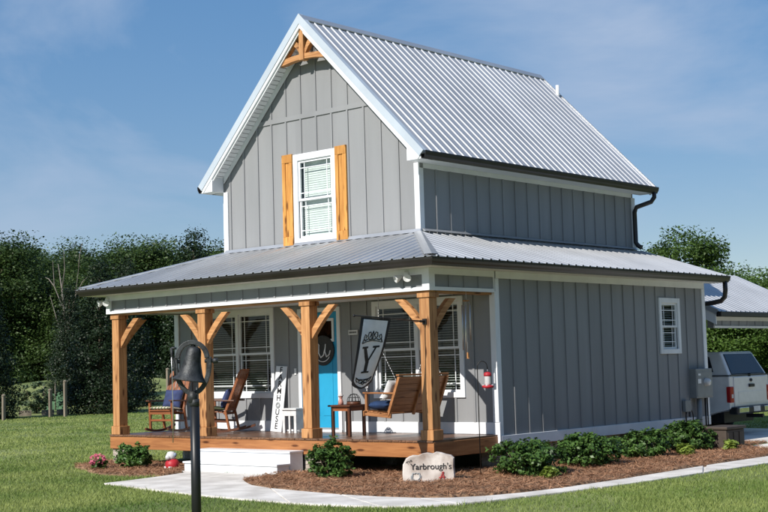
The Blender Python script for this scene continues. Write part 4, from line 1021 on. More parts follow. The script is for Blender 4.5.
# ------------------------------------------------------------------ house flag on the corner post
fl = thing('house_flag', 'white garden flag with black border and letter Y on a pole', 'flag', (-.11, .0, 1.89))
MB().tube([(-.11, .01, 1.885), (-.11, -1.64, 1.965)], .011, 8).build('pole', 'black', fl)
m = MB(); m.box(-.15, -.07, -.012, .011, 1.84, 1.93); m.tube([(-.11, -.012, 1.886), (-.11, -.11, 1.89)], .02, 8); m.build('bracket', 'black', fl)
MB().lathe([(0, 0), (.02, .01), (.022, .025), (.012, .04), (0, .045)], 10, (-.11, -1.64, 1.96), Matrix.Rotation(R(87), 3, 'X')).build('finial', 'black', fl)
LE = [(-.11, -1.50, 1.945), (-.10, -1.64, 1.46), (-.12, -1.72, 1.04), (-.14, -1.74, .84)]
RE = [(-.11, -.82, 1.912), (-.19, -.90, 1.50), (-.33, -.99, 1.06), (-.40, -1.03, .86)]
def cat_(pts, t_):
    t_ = max(0, min(1, t_))*(len(pts)-1); i = min(int(t_), len(pts)-2); f_ = t_-i
    p0, p1, p2, p3 = [Vector(pts[max(0, min(len(pts)-1, j))]) for j in (i-1, i, i+1, i+2)]
    return .5*((2*p1)+(p2-p0)*f_+(2*p0-5*p1+4*p2-p3)*f_*f_+(3*p1-p0-3*p2+p3)*f_**3)
def flagpt(u, v, w_=0.):
    a = cat_(LE, v*.97); b = cat_(RE, v*.97); q = a+(b-a)*u
    n_ = Vector((.9, -.35, 0)).normalized(); rip = .022*math.sin(u*7+v*4)*min(1, v*3)
    return q+n_*(rip+w_)
def bottom(u): 
    d = abs(u-.5)*2; return .82+.18*(1-d**1.5)
def flagmesh(in_, w_, name, mt, top=0.):
    nu, nv = 18, 26; vs = []; fs = []
    for j in range(nv+1):
        for i in range(nu+1):
            u = in_+(1-2*in_)*i/nu; ub = (u-in_)/(1-2*in_); vb = bottom(ub)-in_*.75
            v = top+(vb-top)*j/nv; vs.append(flagpt(u, v, w_))
    n = len(vs); vs2 = [v+Vector((-.003, .001, 0)) for v in vs]
    for j in range(nv):
        for i in range(nu):
            a = j*(nu+1)+i; fs.append((a, a+1, a+nu+2, a+nu+1)); fs.append((n+a, n+a+nu+1, n+a+nu+2, n+a+1))
    m = MB(); m.add(vs+vs2, fs, True); return m.build(name, mt, fl)
flagmesh(0., 0., 'border', 'ink'); cloth = flagmesh(.09, .004, 'cloth', 'flag', .035)
def uvprism(poly, name):
    m = MB(); m.add([flagpt(u, v, .0065) for u, v in poly]+[flagpt(u, v, .005) for u, v in poly], [tuple(range(len(poly)))]+[(i, (i+1) % len(poly), len(poly)+(i+1) % len(poly), len(poly)+i) for i in range(len(poly))]); return m
Ym = MB()
for poly in ([(.44, .50), (.56, .50), (.56, .62), (.44, .62)], [(.26, .345), (.38, .345), (.56, .50), (.44, .505)], [(.66, .345), (.72, .345), (.54, .505), (.48, .505)],
             [(.20, .325), (.43, .325), (.43, .348), (.20, .348)], [(.59, .325), (.80, .325), (.80, .348), (.59, .348)], [(.36, .615), (.64, .615), (.64, .638), (.36, .638)]):
    o = len(Ym.v); Ym.add([flagpt(u, v, .007) for u, v in poly], [tuple(range(4))])
Ym.build('letter_y', 'ink', cloth)
m = MB()
def curl(pts, r=.0085): m.tube([flagpt(u, v, .009) for u, v in pts], r, 5)
for sg in (1, -1):
    X = lambda a: .5+sg*a
    curl([(X(0), .17), (X(.03), .20), (X(.02), .235), (X(0), .25)]); curl([(X(.0), .25), (X(.10), .255), (X(.17), .225), (X(.15), .185), (X(.09), .18), (X(.06), .21), (X(.10), .235)])
    curl([(X(.16), .25), (X(.25), .265), (X(.31), .24), (X(.28), .205), (X(.22), .215), (X(.24), .24)]); curl([(X(.30), .25), (X(.35), .29)], .012); curl([(X(0), .265), (X(.2), .275), (X(.33), .29)], .006)
    curl([(X(0), .78), (X(.08), .75), (X(.17), .765), (X(.16), .81), (X(.09), .82), (X(.06), .79)]); curl([(X(.15), .76), (X(.25), .73), (X(.33), .70), (X(.30), .76), (X(.22), .79)]); curl([(X(0), .85), (X(.05), .83), (X(.03), .80), (X(0), .79)])
    curl([(X(.33), .70), (X(.2), .735), (X(.0), .745)], .006)
tag(m.build('flourish', 'ink', cloth), kind='stuff')

# ------------------------------------------------------------------ stone name sign
st = thing('stone_sign', 'pale carved rock slab with black name lettering on the mulch', 'sign', (.48, -.72, G))
fx_ = Vector((.80, .60, 0)).normalized(); fn_ = Vector((fx_.y, -fx_.x, 0)); o_ = Vector((.47, -.70, G+.03))
top = [(-.40, .0), (-.41, .12), (-.40, .27), (-.35, .36), (-.30, .39), (-.24, .41), (-.16, .405), (-.10, .43), (-.02, .445), (.06, .43), (.12, .455), (.20, .44), (.27, .415), (.34, .40), (.385, .36), (.38, .22), (.39, .10), (.37, .0), (.15, -.02), (-.2, -.015)]
bm = bmesh.new(); lay = []
for d, sc in ((0.075, .95), (.055, .99), (-.02, 1.), (-.07, .96)):
    lay.append([bm.verts.new(o_+fx_*(u*sc)+Vector((0, 0, .2+(v-.2)*sc))+fn_*(d+random.uniform(-.004, .004))) for u, v in top])
bm.faces.new(lay[0]); bm.faces.new(lay[-1][::-1])
for a, b in zip(lay, lay[1:]):
    for i in range(len(top)): bm.faces.new((a[i], a[(i+1) % len(top)], b[(i+1) % len(top)], b[i]))
bmesh.ops.recalc_face_normals(bm, faces=bm.faces); me = bpy.data.meshes.new('slab'); bm.to_mesh(me); bm.free(); me.transform(Matrix.Translation(-OFF[st.name])); me.materials.append(M['stone'])
sl = bpy.data.objects.new('slab', me); COL.objects.link(sl); sl.parent = st; OFF[sl.name] = OFF[st.name]
T0 = Matrix.Translation(-OFF[st.name])
def on_stone(u, v, d=.0815): return o_+fx_*u+Vector((0, 0, v))+fn_*d
lettering("Yarbrough's", .128, 'ink', st, T0 @ frame(on_stone(.03, .235), fx_, fn_), bold=.0012)
lettering("The", .06, 'ink', st, T0 @ frame(on_stone(-.30, .315), (fx_+Vector((0, 0, .75))), fn_))
m = MB()
m.tube([on_stone(.19+u, .08+v, .083) for u, v in ((-.035, -.05), (0, .035), (.02, .065), (.03, -.02), (.05, -.05))], .009, 5); m.tube([on_stone(.19+u, .08+v, .083) for u, v in ((-.045, -.01), (.0, .0), (.05, .0))], .008, 5); m.tube([on_stone(.19+u, .08+v, .083) for u, v in ((.0, .06), (.02, .075), (.035, .06))], .007, 5); m.build('emblem', 'crimson', st)
m = MB(); m.tube([on_stone(-.20+.075*math.cos(a), .085+.07*math.sin(a), .083) for a in np.linspace(-3.5, .36, 16)], .008, 5); m.tube([on_stone(-.20+u, .085+v, .083) for u, v in ((-.05, .06), (-.06, -.01), (-.02, -.05), (.02, -.05), (.06, -.01), (.05, .06))], .01, 5); m.tube([on_stone(-.20+u, .085+v, .083) for u, v in ((-.05, .06), (-.02, .05), (0, .065), (.02, .05), (.05, .06))], .008, 5); m.build('emblem', 'grey_ink', st)

# ------------------------------------------------------------------ dinner bell on a post
BX, BY = 3.47, -7.9
bl = thing('dinner_bell', 'cast iron dinner bell with yoke on a black post in the lawn', 'bell', (BX, BY, G))
ax_ = Vector((math.cos(R(41)), math.sin(R(41)), 0)); zv = Vector((0, 0, 1)); C0 = Vector((BX-.012, BY-.01, 1.295))
MB().tube([(BX, BY, G-.05), (BX, BY, .90)], .047, 16).build('post', 'pole', bl)
sk = MB().tube([(BX, BY, .86), (BX, BY, .90), (BX, BY, .93)], [.05, .048, .046], 14); sk.build('collar', 'iron', bl)
prp = Vector((-ax_.y, ax_.x, 0))
def sweep(pts, w_, t_, name, mt='iron'):
    m = MB(); tt = t_ if isinstance(t_, list) else [t_]*len(pts)
    pts = [Vector(p) for p in pts]; vs = []
    for i, p in enumerate(pts):
        d = (pts[min(i+1, len(pts)-1)]-pts[max(i-1, 0)]).normalized(); n_ = d.cross(prp).normalized()
        for a, b in ((-1, -1), (1, -1), (1, 1), (-1, 1)): vs.append(p+n_*tt[i]/2*a+prp*w_/2*b)
    fs = [(4*i+k, 4*i+(k+1) % 4, 4*i+4+(k+1) % 4, 4*i+4+k) for i in range(len(pts)-1) for k in range(4)]+[(3, 2, 1, 0), tuple(4*len(pts)-4+k for k in range(4))]
    m.add(vs, fs); return m.build(name, mt, bl, bevel=.005)
U = [C0+ax_*(.165*math.cos(a))+zv*(-.01+.30*math.sin(a)) for a in np.linspace(math.pi+.0, 2*math.pi, 21)]
sweep([C0-ax_*.165+zv*.04]+U+[C0+ax_*.165+zv*.04], .05, .044, 'upright')
MB().tube([C0-zv*.40, C0-zv*.29], .045, 12).build('stem', 'iron', bl)
til = math.sin(R(0))
Y_ = [C0+ax_*(.145*math.cos(a))+zv*(.02+.165*math.sin(a)) for a in np.linspace(math.pi-.05, .05, 19)]
sweep(Y_, .065, .044, 'yoke')
rotm = Matrix.Rotation(R(9), 3, prp)
prof = [(.0, .135), (.035, .135), (.06, .125), (.072, .10), (.078, .05), (.088, .0), (.105, -.05), (.130, -.09), (.158, -.115), (.163, -.125), (.150, -.122), (.12, -.08), (.09, .0), (.06, .10), (0, .12)]
prof = [(r_*1.02, z_*1.3-.03) for r_, z_ in prof]
MB().lathe(prof, 28, C0+zv*.0, rotm).build('bell', 'iron', bl)
MB().tube([C0+rotm @ Vector((0, 0, .13)), C0+zv*.185], .02, 8).build('crown_bolt', 'iron', bl)
MB().tube([C0+rotm @ Vector((0, 0, .05)), C0+rotm @ Vector((0, 0, -.17))], [.008, .02], 8).build('clapper', 'iron', bl)
MB().tube([C0-ax_*.20, C0-ax_*.12], .018, 8).build('pivot', 'iron', bl); MB().tube([C0+ax_*.12, C0+ax_*.215], .018, 8).build('pivot', 'iron', bl)
MB().tube([C0+ax_*.20+zv*.0, C0+ax_*.25-zv*.0], .026, 8).build('pivot_nut', 'iron', bl)
m = MB(); m.tube([C0-ax_*.20+zv*.135-prp*.02, C0-ax_*.195+zv*.06-prp*.02, C0-ax_*.17-zv*.03-prp*.02, C0-ax_*.168-zv*.13-prp*.02], [.016, .012, .012, .010], 7); m.build('lever', 'iron', bl)
m = MB(); m.tube([C0-ax_*.20+zv*.135-prp*.02, C0-ax_*.15+zv*.13-prp*.02], .011, 6); m.build('lever_arm', 'iron', bl)
rp_ = C0-ax_*.196-prp*.02
MB().tube([rp_+zv*.10-ax_*.006, rp_-zv*.1, rp_-zv*.45+ax_*.004, rp_-zv*.78], .0045, 5).build('pull_chain', 'silver', bl)

# ------------------------------------------------------------------ small garden things
gf = thing('garden_figurine', 'white dog garden figurine in a red coat by the steps', 'figurine', (-5.74, -.52, G))
gx_, gy_ = -5.74, -.52
MB().lathe([(0, .02), (.11, .02), (.135, .06), (.125, .14), (.085, .19), (.05, .20)], 14, (gx_, gy_, G+.02)).build('coat', 'red', gf)
m = MB(); m.lathe([(0, .17), (.06, .18), (.088, .23), (.085, .28), (.06, .325), (0, .335)], 14, (gx_-.01, gy_-.02, G+.02)); m.lathe([(0, -.07), (.035, -.06), (.045, -.02), (.045, .03), (0, .05)], 10, (gx_+.0, gy_-.10, G+.25), Matrix.Rotation(R(80), 3, 'X')); m.build('head', 'cotton', gf)
for sg in (-1, 1):
    MB().lathe([(0, -.05), (.025, -.03), (.03, .02), (0, .05)], 8, (gx_+sg*.08, gy_, G+.29), Matrix.Rotation(R(25*sg), 3, 'Y')).build('ear', mat('blue_grey_ceramic', (.20, .26, .34), .5), gf)
    MB().lathe([(0, 0), (.035, 0), (.035, .05), (0, .06)], 8, (gx_+sg*.06, gy_-.10, G+.035)).build('paw', 'cotton', gf)

# ------------------------------------------------------------------ vegetation
def leaf_mesh(name, cen, nrm_, size, m, aspect=.6, jitter=.35, fold=False):
    n = len(cen); rx = rng.normal(size=(n, 3)); t1 = np.cross(nrm_, rx); t1 /= np.linalg.norm(t1, axis=1)[:, None]+1e-9
    t2 = np.cross(nrm_, t1); sz = (size*(1+jitter*rng.uniform(-1, 1, n)))[:, None]
    a = cen-t1*sz*.5; b = cen+t2*sz*.5*aspect; c = cen+t1*sz*.5; d = cen-t2*sz*.5*aspect
    if fold:
        nn = nrm_/np.linalg.norm(nrm_, axis=1)[:, None]; b = b+nn*sz*.13; d = d+nn*sz*.13
    v = np.stack([a, b, c, d], 1).reshape(-1, 3)
    me = bpy.data.meshes.new(name); me.vertices.add(4*n); me.vertices.foreach_set('co', v.astype(np.float32).ravel())
    me.loops.add(4*n); me.loops.foreach_set('vertex_index', np.arange(4*n, dtype=np.int32))
    me.polygons.add(n); me.polygons.foreach_set('loop_start', np.arange(0, 4*n, 4, dtype=np.int32)); me.polygons.foreach_set('loop_total', np.full(n, 4, np.int32))
    me.update(calc_edges=True); me.validate(); me.materials.append(M[m]); return me
def unit(n):
    v = rng.normal(size=(n, 3)); return v/np.linalg.norm(v, axis=1)[:, None]
def crown_points(lobes, clumps, per, spread, shell=(.72, 1.0)):
    """leaf positions gathered in clumps near the surface of several lobes"""
    lob = np.array([l[:3] for l in lobes]); rad = np.array([l[3:6] for l in lobes]); wgt = (rad.prod(1))**.67; wgt /= wgt.sum()
    idx = rng.choice(len(lobes), clumps, p=wgt); d = unit(clumps); r = rng.uniform(*shell, clumps)[:, None]
    cc = lob[idx]+d*rad[idx]*r
    k = np.repeat(np.arange(clumps), per); sp_ = spread*rng.uniform(.6, 1.4, clumps)
    off_ = np.clip(rng.normal(size=(len(k), 3)), -1.7, 1.7)*np.array([1, 1, .6])*sp_[k][:, None]*.5
    p = cc[k]+off_
    nr = d[k]*.6+np.array([0, 0, .55])+rng.normal(size=(len(k), 3))*.55
    nr /= np.linalg.norm(nr, axis=1)[:, None]
    return p, nr, cc
def trunk_mesh(h, r, tips, lean=(0, 0)):
    m = MB(); top_ = Vector((lean[0], lean[1], h)); pts = [Vector((0, 0, -.2)), Vector((0, 0, .15)), Vector((lean[0]*.3+.05, lean[1]*.3, h*.4)), top_]
    m.tube(pts, [r*1.6, r*1.1, r*.85, r*.35], 9)
    for tp in tips:
        tp = Vector(tp); f_ = random.uniform(.35, .9); s_ = pts[1]+(top_-pts[1])*f_*.9
        if tp.z < s_.z: s_ = pts[1]+(top_-pts[1])*max(.1, tp.z/h*.6)
        mid = (s_+tp)/2+Vector((random.uniform(-.2, .2), random.uniform(-.2, .2), .1)); m.tube([s_, mid, tp], [r*.38, r*.22, r*.06], 6)
    return m
def make_tree(name, label, cat, lobes, clumps, per, spread, lsize, m, h, r, loc, rz, sc, group, fold=True, barks='bark', tipn=14):
    t_ = thing(name, label, cat, loc, rz, group); t_.scale = sc
    p, nr, cc = crown_points(lobes, clumps, per, spread)
    keep = p[:, 2] > .05; p, nr = p[keep], nr[keep]
    me = leaf_mesh('crown', p, nr, lsize, m, .62, .4, fold); o = bpy.data.objects.new('crown', me); COL.objects.link(o); o.parent = t_
    tr = trunk_mesh(h, r, [tuple(c) for c in cc[rng.choice(len(cc), tipn)]]).build('trunk', barks, t_, world=False)
    return t_
def place(src, label, loc, rz, sc, group=None):
    c = copy_tree(src); c.location = loc; c.rotation_euler = (0, 0, rz); c.scale = sc; c['label'] = label
    if group: c['group'] = group
    return c
FG = 'trees at the edge of the far lawn'
lobA = [(0, 0, 5.6, 2.6, 2.6, 2.6), (1.6, .4, 3.8, 2.0, 2.1, 2.0), (-1.7, .2, 4.0, 2.0, 2.0, 2.1), (.3, -1.6, 3.2, 2.1, 1.8, 2.1), (-.4, 1.7, 3.6, 2, 1.8, 2), (.6, -.4, 7.4, 1.5, 1.5, 1.4), (.9, -1.3, 1.5, 1.9, 1.5, 1.3), (-1.3, -1.2, 1.5, 1.8, 1.5, 1.3)]
lobB = [(0, 0, 4.6, 1.9, 1.9, 2.6), (.9, .2, 6.6, 1.3, 1.3, 1.4), (-.9, .3, 6.2, 1.4, 1.3, 1.5), (0, -.9, 3.0, 1.9, 1.5, 1.7), (1.3, .0, 3.5, 1.3, 1.5, 1.6), (-1.3, 0, 3.3, 1.4, 1.5, 1.7), (0, 0, 7.8, .9, .9, 1.0), (0, -.6, 1.4, 1.9, 1.5, 1.2)]
lobC = [(0, 0, .55+.66*k, max(.35, 2.15*(1-k/13.5)**.8), max(.35, 2.15*(1-k/13.5)**.8), .7) for k in range(13)]
tA = make_tree('broadleaf_tree', 'full dark oak at the end of the wood beyond the small cedar', 'tree', lobA, 150, 330, 1.02, .145, 'leaf_a', 6.2, .22, around(60.2, 98), .3, (1.3, 1.3, 1.3), FG)
tB = make_tree('tall_tree', 'slim lighter green tree directly behind the broad black cedar', 'tree', lobB, 150, 310, .9, .135, 'leaf_b', 7.2, .18, around(53.6, 94), 1., (1.3, 1.3, 1.06), FG)
tC = make_tree('cedar_tree', 'broad near-black cedar beside the garden posts', 'tree', lobC, 900, 34, .55, .13, 'leaf_c', 8.0, .16, around(53.1, 63), 0, (.86, .86, .78), FG, False)
spec = [(tA, 57.6, 96, 2.0, 1.30, 'highest oak at the end of the wood'), (tA, 56.1, 104, 4.1, 1.34, 'oak standing behind the grassy garden mound'), (tB, 54.6, 100, .4, 1.14, 'slim pale tree right behind the green netting'),
        (tB, 56.9, 98, 2.7, 1.30, 'light green tree behind the round garden shrub'), (tA, 52.3, 101, 1.2, 1.30, 'wide oak rising behind the broad black cedar'), (tA, 51.0, 104, 5.0, 1.34, 'oak behind the end porch post'),
        (tB, 50.1, 99, 3.6, 1.32, 'light green tree above the end of the porch gutter'), (tA, 49.2, 103, 2.2, 1.29, 'oak seen above the low porch roof end'), (tA, 47.6, 100, .9, 1.24, 'oak just beside the upper gable wall'),
        (tB, 48.4, 98, 1.9, 1.24, 'light green tree seen through the porch between two posts'), (tA, 46.2, 104, 3.3, 1.30, 'oak hidden mostly behind the upper storey'), (tB, 61.6, 95, .2, 1.3, 'light green tree past the end oak'), (tA, 45.0, 100, 2.8, 1.2, 'oak behind the middle of the house'),
        (tA, 53.1, 112, 4.6, 1.42, 'large oak far behind the slim pale tree'), (tA, 48.6, 112, 1.6, 1.40, 'large oak far behind the porch roof end'), (tB, 55.4, 110, 3.1, 1.40, 'tall pale tree far behind the garden mound'),
        (tC, 57.75, 60, 1.4, .62, 'small dark cedar at the end of the wood'), (tC, 52.0, 70, 2.4, .74, 'dark cedar touching the broad cedar on the porch side'), (tC, 49.2, 92, .7, 1.1, 'dark cedar seen beyond the rocking chairs'), (tC, 54.35, 72, 5.2, .62, 'narrow dark cedar behind the taller garden post')]
for src, b, d, rz, s_, lab in spec:
    hz = s_*(1 if src is not tC else 1.15)
    place(src, lab, around(b, d), rz, (s_*random.uniform(1.0, 1.2), s_*random.uniform(1., 1.2), hz), FG)
# dead snag
sg_ = thing('dead_tree', 'bare grey dead tree leaning in front of the wood', 'tree', around(54.35, 88), 0); sg_.scale = (1.0, 1.0, 1.3)
m = MB(); m.tube([(0, 0, 0), (-.3, 0, 3.4), (-.9, .1, 5.6), (-1.3, .1, 6.9)], [.13, .1, .06, .02], 7)
for a, b, c in (((-.3, 0, 3.4), (.5, .1, 5.2), (.9, .1, 6.6)), ((-.6, 0, 4.6), (-1.6, 0, 5.8), (-1.9, .1, 7.1)), ((-.9, .1, 5.6), (-.6, .1, 6.6), (-.7, .1, 7.6)), ((.5, .1, 5.2), (1.3, .1, 5.9), (1.8, .1, 6.1)), ((-1.6, 0, 5.8), (-2.2, 0, 6.2), (-2.6, 0, 6.3)), ((-.2, 0, 2.6), (-1.4, 0, 4.2), (-2.1, 0, 5.4)), ((.9, .1, 6.6), (1.0, .1, 7.2), (1.3, .1, 7.8))):
    m.tube([a, b, c], [.045, .028, .010], 6)
m.build('trunk', 'deadwood', sg_, world=False)
# right-hand trees
lobR = [(0, 0, 5.2, 2.2, 2.2, 1.9), (1.5, .3, 4.1, 1.7, 1.7, 1.4), (-1.8, .2, 4.3, 1.7, 1.6, 1.5), (.2, -1.3, 3.8, 1.8, 1.4, 1.4), (-.3, 0, 6.3, 1.4, 1.4, 1.0), (2.6, 0, 3.6, 1.1, 1.1, .9), (-2.5, 0, 3.5, 1.2, 1.2, 1.0), (0, 0, 2.2, 2.3, 2.0, 1.3)]
FR = 'sunlit trees behind the carport'
tR = make_tree('sunlit_tree', 'bright round-topped tree above the house rear gutter', 'tree', lobR, 200, 230, .85, .125, 'leaf_d', 5.6, .16, around(28.3, 58), .4, (.98, .98, .96), FR)
for b, d, rz, s_, lab in ((25.3, 64, 2.0, .66, 'bright tree showing above the carport roof'), (23.9, 60, 3.9, .64, 'bright tree at the far end of the carport'), (27.6, 50, 1.2, .66, 'low bright tree seen under the carport behind the camper shell'), (25.7, 52, 4.4, .66, 'low bright tree seen under the carport beyond the tailgate'), (24.2, 50, 2.6, .62, 'low bright tree beyond the driveway'), (30.4, 66, 5.1, .62, 'bright tree hidden behind the rear of the house'), (22.5, 55, .3, .85, 'bright tree past the end of the drive')):
    place(tR, lab, around(b, d), rz, (s_*1.25, s_*1.25, s_), FR)
for k, (x, y, sc_) in enumerate(((34, -14, 1.5), (38, -4, 1.7), (36, 6, 1.5), (40, 15, 1.75), (36, 24, 1.6), (41, 34, 1.8), (37, 44, 1.6), (33, 54, 1.7), (43, -22, 1.7), (28, 62, 1.6))):  # out-of-view trees added to block low sky light and darken the side wall
    place(tA if k % 2 else tB, ('unseen light green tree added to block sky light, near end', 'unseen oak added to block sky light, level with the bell', 'unseen light green tree added to block sky light, level with the stone sign', 'unseen oak added to block sky light, facing the side wall window', 'unseen light green tree added to block sky light, facing the carport', 'unseen oak added to block sky light, just past the carport', 'unseen light green tree added to block sky light, well past the carport', 'unseen oak added to block sky light, towards the far end', 'unseen light green tree added to block sky light, behind the near end', 'unseen oak added to block sky light, very far end')[k], (x, y, G), k*1.3, (sc_*1.15, sc_*1.15, sc_), 'unseen trees added to darken the side wall')
# shrubs
def make_shrub(name, label, loc, rx, ry, rz_, n, lsize, m, group, lime=False, ang=0.):
    t_ = thing(name, label, 'shrub', loc, ang, group)
    k = max(26, int(n/26)); lob = [(0, 0, rz_*.50, rx*.86, ry*.86, rz_*.52)]+[(rx*.48*math.cos(a), ry*.48*math.sin(a), rz_*random.uniform(.42, .58), rx*.52, ry*.52, rz_*.44) for a in np.linspace(0, 6.28, 7)[:-1]]
    p, nr, cc = crown_points(lob, k, 26, .15*max(rx, .35), (.62, 1.03)); keep = p[:, 2] > .02; p, nr = p[keep], nr[keep]
    nr += np.array([0, 0, .2])
    me = leaf_mesh('foliage', p, nr, lsize, m, .55, .35, True); o = bpy.data.objects.new('foliage', me); COL.objects.link(o); o.parent = t_
    mm = MB()
    for q in range(9):
        a = q*.7; mm.tube([(.03*math.cos(a), .03*math.sin(a), -.02), (rx*.35*math.cos(a), ry*.35*math.sin(a), rz_*.35), (rx*.6*math.cos(a), ry*.6*math.sin(a), rz_*.7)], [.014, .01, .004], 5)
    mm.build('stem', 'bark', t_, world=False)
    return t_
SG = 'clipped evergreen shrubs along the foundation'
make_shrub('evergreen_shrub', 'glossy evergreen shrub beside the stone name sign and porch corner', (1.32, .70, G+.03), .62, .66, .58, 5600, .064, 'leaf_e', SG)
make_shrub('evergreen_shrub', 'long glossy evergreen shrub second along the side wall', (1.14, 2.68, G+.03), .54, .74, .54, 5600, .064, 'leaf_e', SG)
make_shrub('evergreen_shrub', 'rounded evergreen shrub below the wall faucet', (1.06, 4.62, G+.03), .46, .58, .50, 4800, .062, 'leaf_e', SG)
make_shrub('evergreen_shrub', 'rounded evergreen shrub under the electrical panel', (.95, 6.48, G+.03), .50, .64, .56, 5200, .064, 'leaf_e', SG)
make_shrub('evergreen_shrub', 'upright evergreen shrub in front of the brick pier beside steps', (-1.44, -.84, G+.03), .40, .40, .62, 4200, .066, 'leaf_e', SG)
make_shrub('evergreen_shrub', 'small evergreen shrub before the brick pier at open porch end', (-6.58, -.72, G+.03), .38, .36, .46, 3400, .062, 'leaf_e', SG)
for (x, y, s_, lab) in ((1.88, .42, .11, 'tiny yellow green plant in front of the shrub nearest the stone sign'), (1.42, 5.45, .14, 'small yellow green plant before the shrub under the electrical panel'), (1.55, 6.95, .12, 'small yellow green plant beside the brown storage box')):
    make_shrub('lime_plant', lab, (x, y, G+.03), s_*1.1, s_*1.1, s_*1.5, 110, .08, 'leaf_g', 'yellow green plants among the shrubs')
pf = make_shrub('pink_flower', 'clump of pink flowers at the mulch edge', (-7.02, -1.22, G), .15, .15, .26, 130, .06, 'leaf_e', None)
p = unit(90)*np.array([.15, .15, .10])+np.array([0, 0, .22]); me = leaf_mesh('petals', p, unit(90)*.5+np.array([.3, -.3, .8]), .06, 'pink', .9, .3, True); o = bpy.data.objects.new('petals', me); COL.objects.link(o); o.parent = pf; pf['category'] = 'flowers'
make_shrub('garden_shrub', 'round grey green shrub by the garden posts', around(55.75, 66), 1.0, 1.0, 1.75, 1600, .16, 'leaf_f', None)
make_shrub('garden_shrub', 'low hedge shrub beyond the porch rocking chairs', around(50.9, 92), 3.0, 1.6, 1.5, 2600, .2, 'leaf_f', None)
# garden posts, netting, boards
for i, (b, d, h_, lab) in enumerate(((55.15, 60, 1.15, 'short weathered garden post beside the round shrub'), (54.55, 60, 1.5, 'taller weathered garden post at the cedar edge'), (57.0, 58, 1.0, 'weathered post under the end of the wood'), (50.35, 60, 1.9, 'weathered post standing beyond the rocking chairs'))):
    q = around(b, d); o = MB().box(q.x-.06, q.x+.06, q.y-.06, q.y+.06, G-.1, G+h_)
    o.lathe([(.0, 0), (.09, 0), (.09, .05), (0, .1)], 8, (q.x, q.y, G+h_)); tag(o.build('garden_post', 'post', bevel=.01), lab, 'post', 'weathered garden posts')
q0, q1 = around(55.4, 68), around(54.5, 68)
nt_ = thing('garden_netting', 'green garden netting stretched between thin stakes', 'netting', tuple(q0))
m = MB(); nn_ = 10
for k in range(nn_):
    a = q0+(q1-q0)*(k/nn_); b = q0+(q1-q0)*((k+1)/nn_); m.add([a, b, b+Vector((0, 0, .95+.06*math.sin(k+1))), a+Vector((0, 0, .95+.06*math.sin(k)))], [(0, 1, 2, 3)])
m.build('net', 'net', nt_)
for f_ in (0, .5, 1): a = q0+(q1-q0)*f_; MB().tube([a, a+Vector((0, 0, 1.4))], .025, 6).build('stake', 'post', nt_)
for k, (b0, b1) in enumerate(((56.4, 55.9), (55.5, 55.0), (54.9, 54.4))):
    a, b = around(b0, 63), around(b1, 63); m = MB().beam(a+Vector((0, 0, .12)), b+Vector((0, 0, .12)), .08, .28); tag(m.build('garden_board', 'post'), ('grey timber edging board left of the round shrub', 'grey timber edging board between the round shrub and short post', 'grey timber edging board beside the taller garden post')[k], 'board', 'garden bed edging boards')

# ------------------------------------------------------------------ pine straw and grass (uncountable)
def scatter_in(poly, dens):
    xs = [q[0] for q in poly]; ys = [q[1] for q in poly]; n = int((max(xs)-min(xs))*(max(ys)-min(ys))*dens)
    x = rng.uniform(min(xs), max(xs), n); y = rng.uniform(min(ys), max(ys), n); k = inpoly(x, y, poly); return x[k], y[k]
def straw(poly, name, lab):
    x, y = scatter_in(poly, 900); n = len(x); z = G+.055+.02*np.sin(x*5.1)*np.cos(y*4.3)+rng.uniform(-.005, .022, n)
    nr = np.stack([rng.normal(size=n)*.35, rng.normal(size=n)*.35, np.ones(n)], 1); me = leaf_mesh(name, np.stack([x, y, z], 1), nr, .15, 'straw', .055, .4)
    o = bpy.data.objects.new(name, me); COL.objects.link(o); tag(o, lab, 'pine straw', kind='stuff')
straw(bed1, 'pine_straw', 'loose brown pine needles covering the large bed'); straw(bed2, 'pine_straw', 'loose brown pine needles covering the small bed')
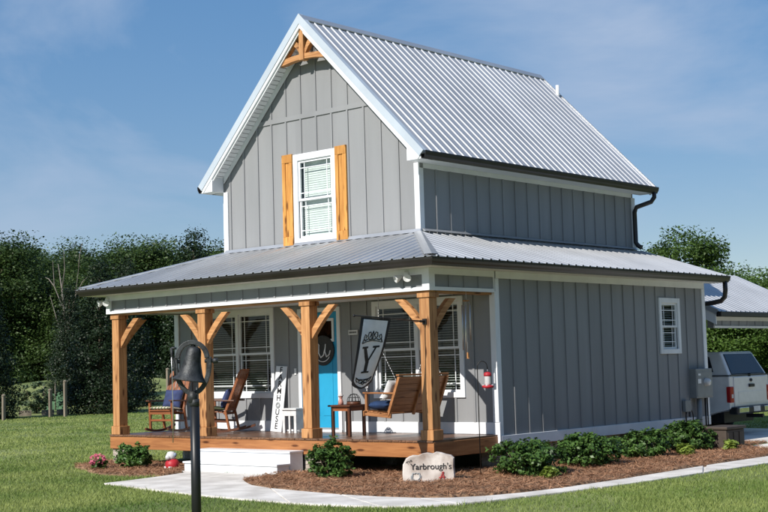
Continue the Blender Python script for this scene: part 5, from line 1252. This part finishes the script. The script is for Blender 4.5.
def grass(n):
    b = np.radians(rng.uniform(12, 66, n)); d = 13*np.exp(rng.uniform(0, 1, n)**1.15*math.log(62/13))
    x = CAM.x-np.sin(b)*d; y = CAM.y+np.cos(b)*d
    keep = ~(inpoly(x, y, pathpoly) | inpoly(x, y, bed1) | inpoly(x, y, bed2) | inpoly(x, y, pad) | ((x > -W) & (x < .0) & (y > .2) & (y < 9.1)))
    thin = np.sin(x*.83+1.7*np.sin(y*.41))*np.sin(y*.67+1.3*np.sin(x*.57)+2); keep &= ~((thin > .45) & (rng.uniform(size=len(x)) < .55))
    x, y, d = x[keep], y[keep], d[keep]; n = len(x)
    tall = .55+.45*np.sin(x*1.3+np.sin(y*.9)*2)*np.sin(y*1.7+1)
    weed = (np.sin(x*6.1+np.sin(y*3.7)*3)*np.sin(y*5.3+np.sin(x*4.1)*2) > .86); h = (.022+.020*tall+rng.uniform(0, .018, n))*np.where(weed, 1.7, 1.); wd = .0045*(d/15)**.9*rng.uniform(.7, 1.4, n); a = rng.uniform(0, 6.283, n); le = rng.uniform(.2, 1.1, n)*h; la = rng.uniform(0, 6.283, n)
    z0 = np.array([gz(p_, q_) for p_, q_ in zip(x, y)])
    v = np.zeros((n, 3, 3)); v[:, 0] = np.stack([x-np.cos(a)*wd, y-np.sin(a)*wd, z0], 1); v[:, 1] = np.stack([x+np.cos(a)*wd, y+np.sin(a)*wd, z0], 1); v[:, 2] = np.stack([x+np.cos(la)*le, y+np.sin(la)*le, z0+h], 1)
    me = bpy.data.meshes.new('grass'); me.vertices.add(3*n); me.vertices.foreach_set('co', v.astype(np.float32).ravel()); me.loops.add(3*n); me.loops.foreach_set('vertex_index', np.arange(3*n, dtype=np.int32))
    me.polygons.add(n); me.polygons.foreach_set('loop_start', np.arange(0, 3*n, 3, dtype=np.int32)); me.polygons.foreach_set('loop_total', np.full(n, 3, np.int32)); me.update(calc_edges=True)
    me.materials.append(M['grass']); o = bpy.data.objects.new('grass', me); COL.objects.link(o); tag(o, 'short mown grass blades covering the lawn', 'grass', kind='stuff')
grass(620000)
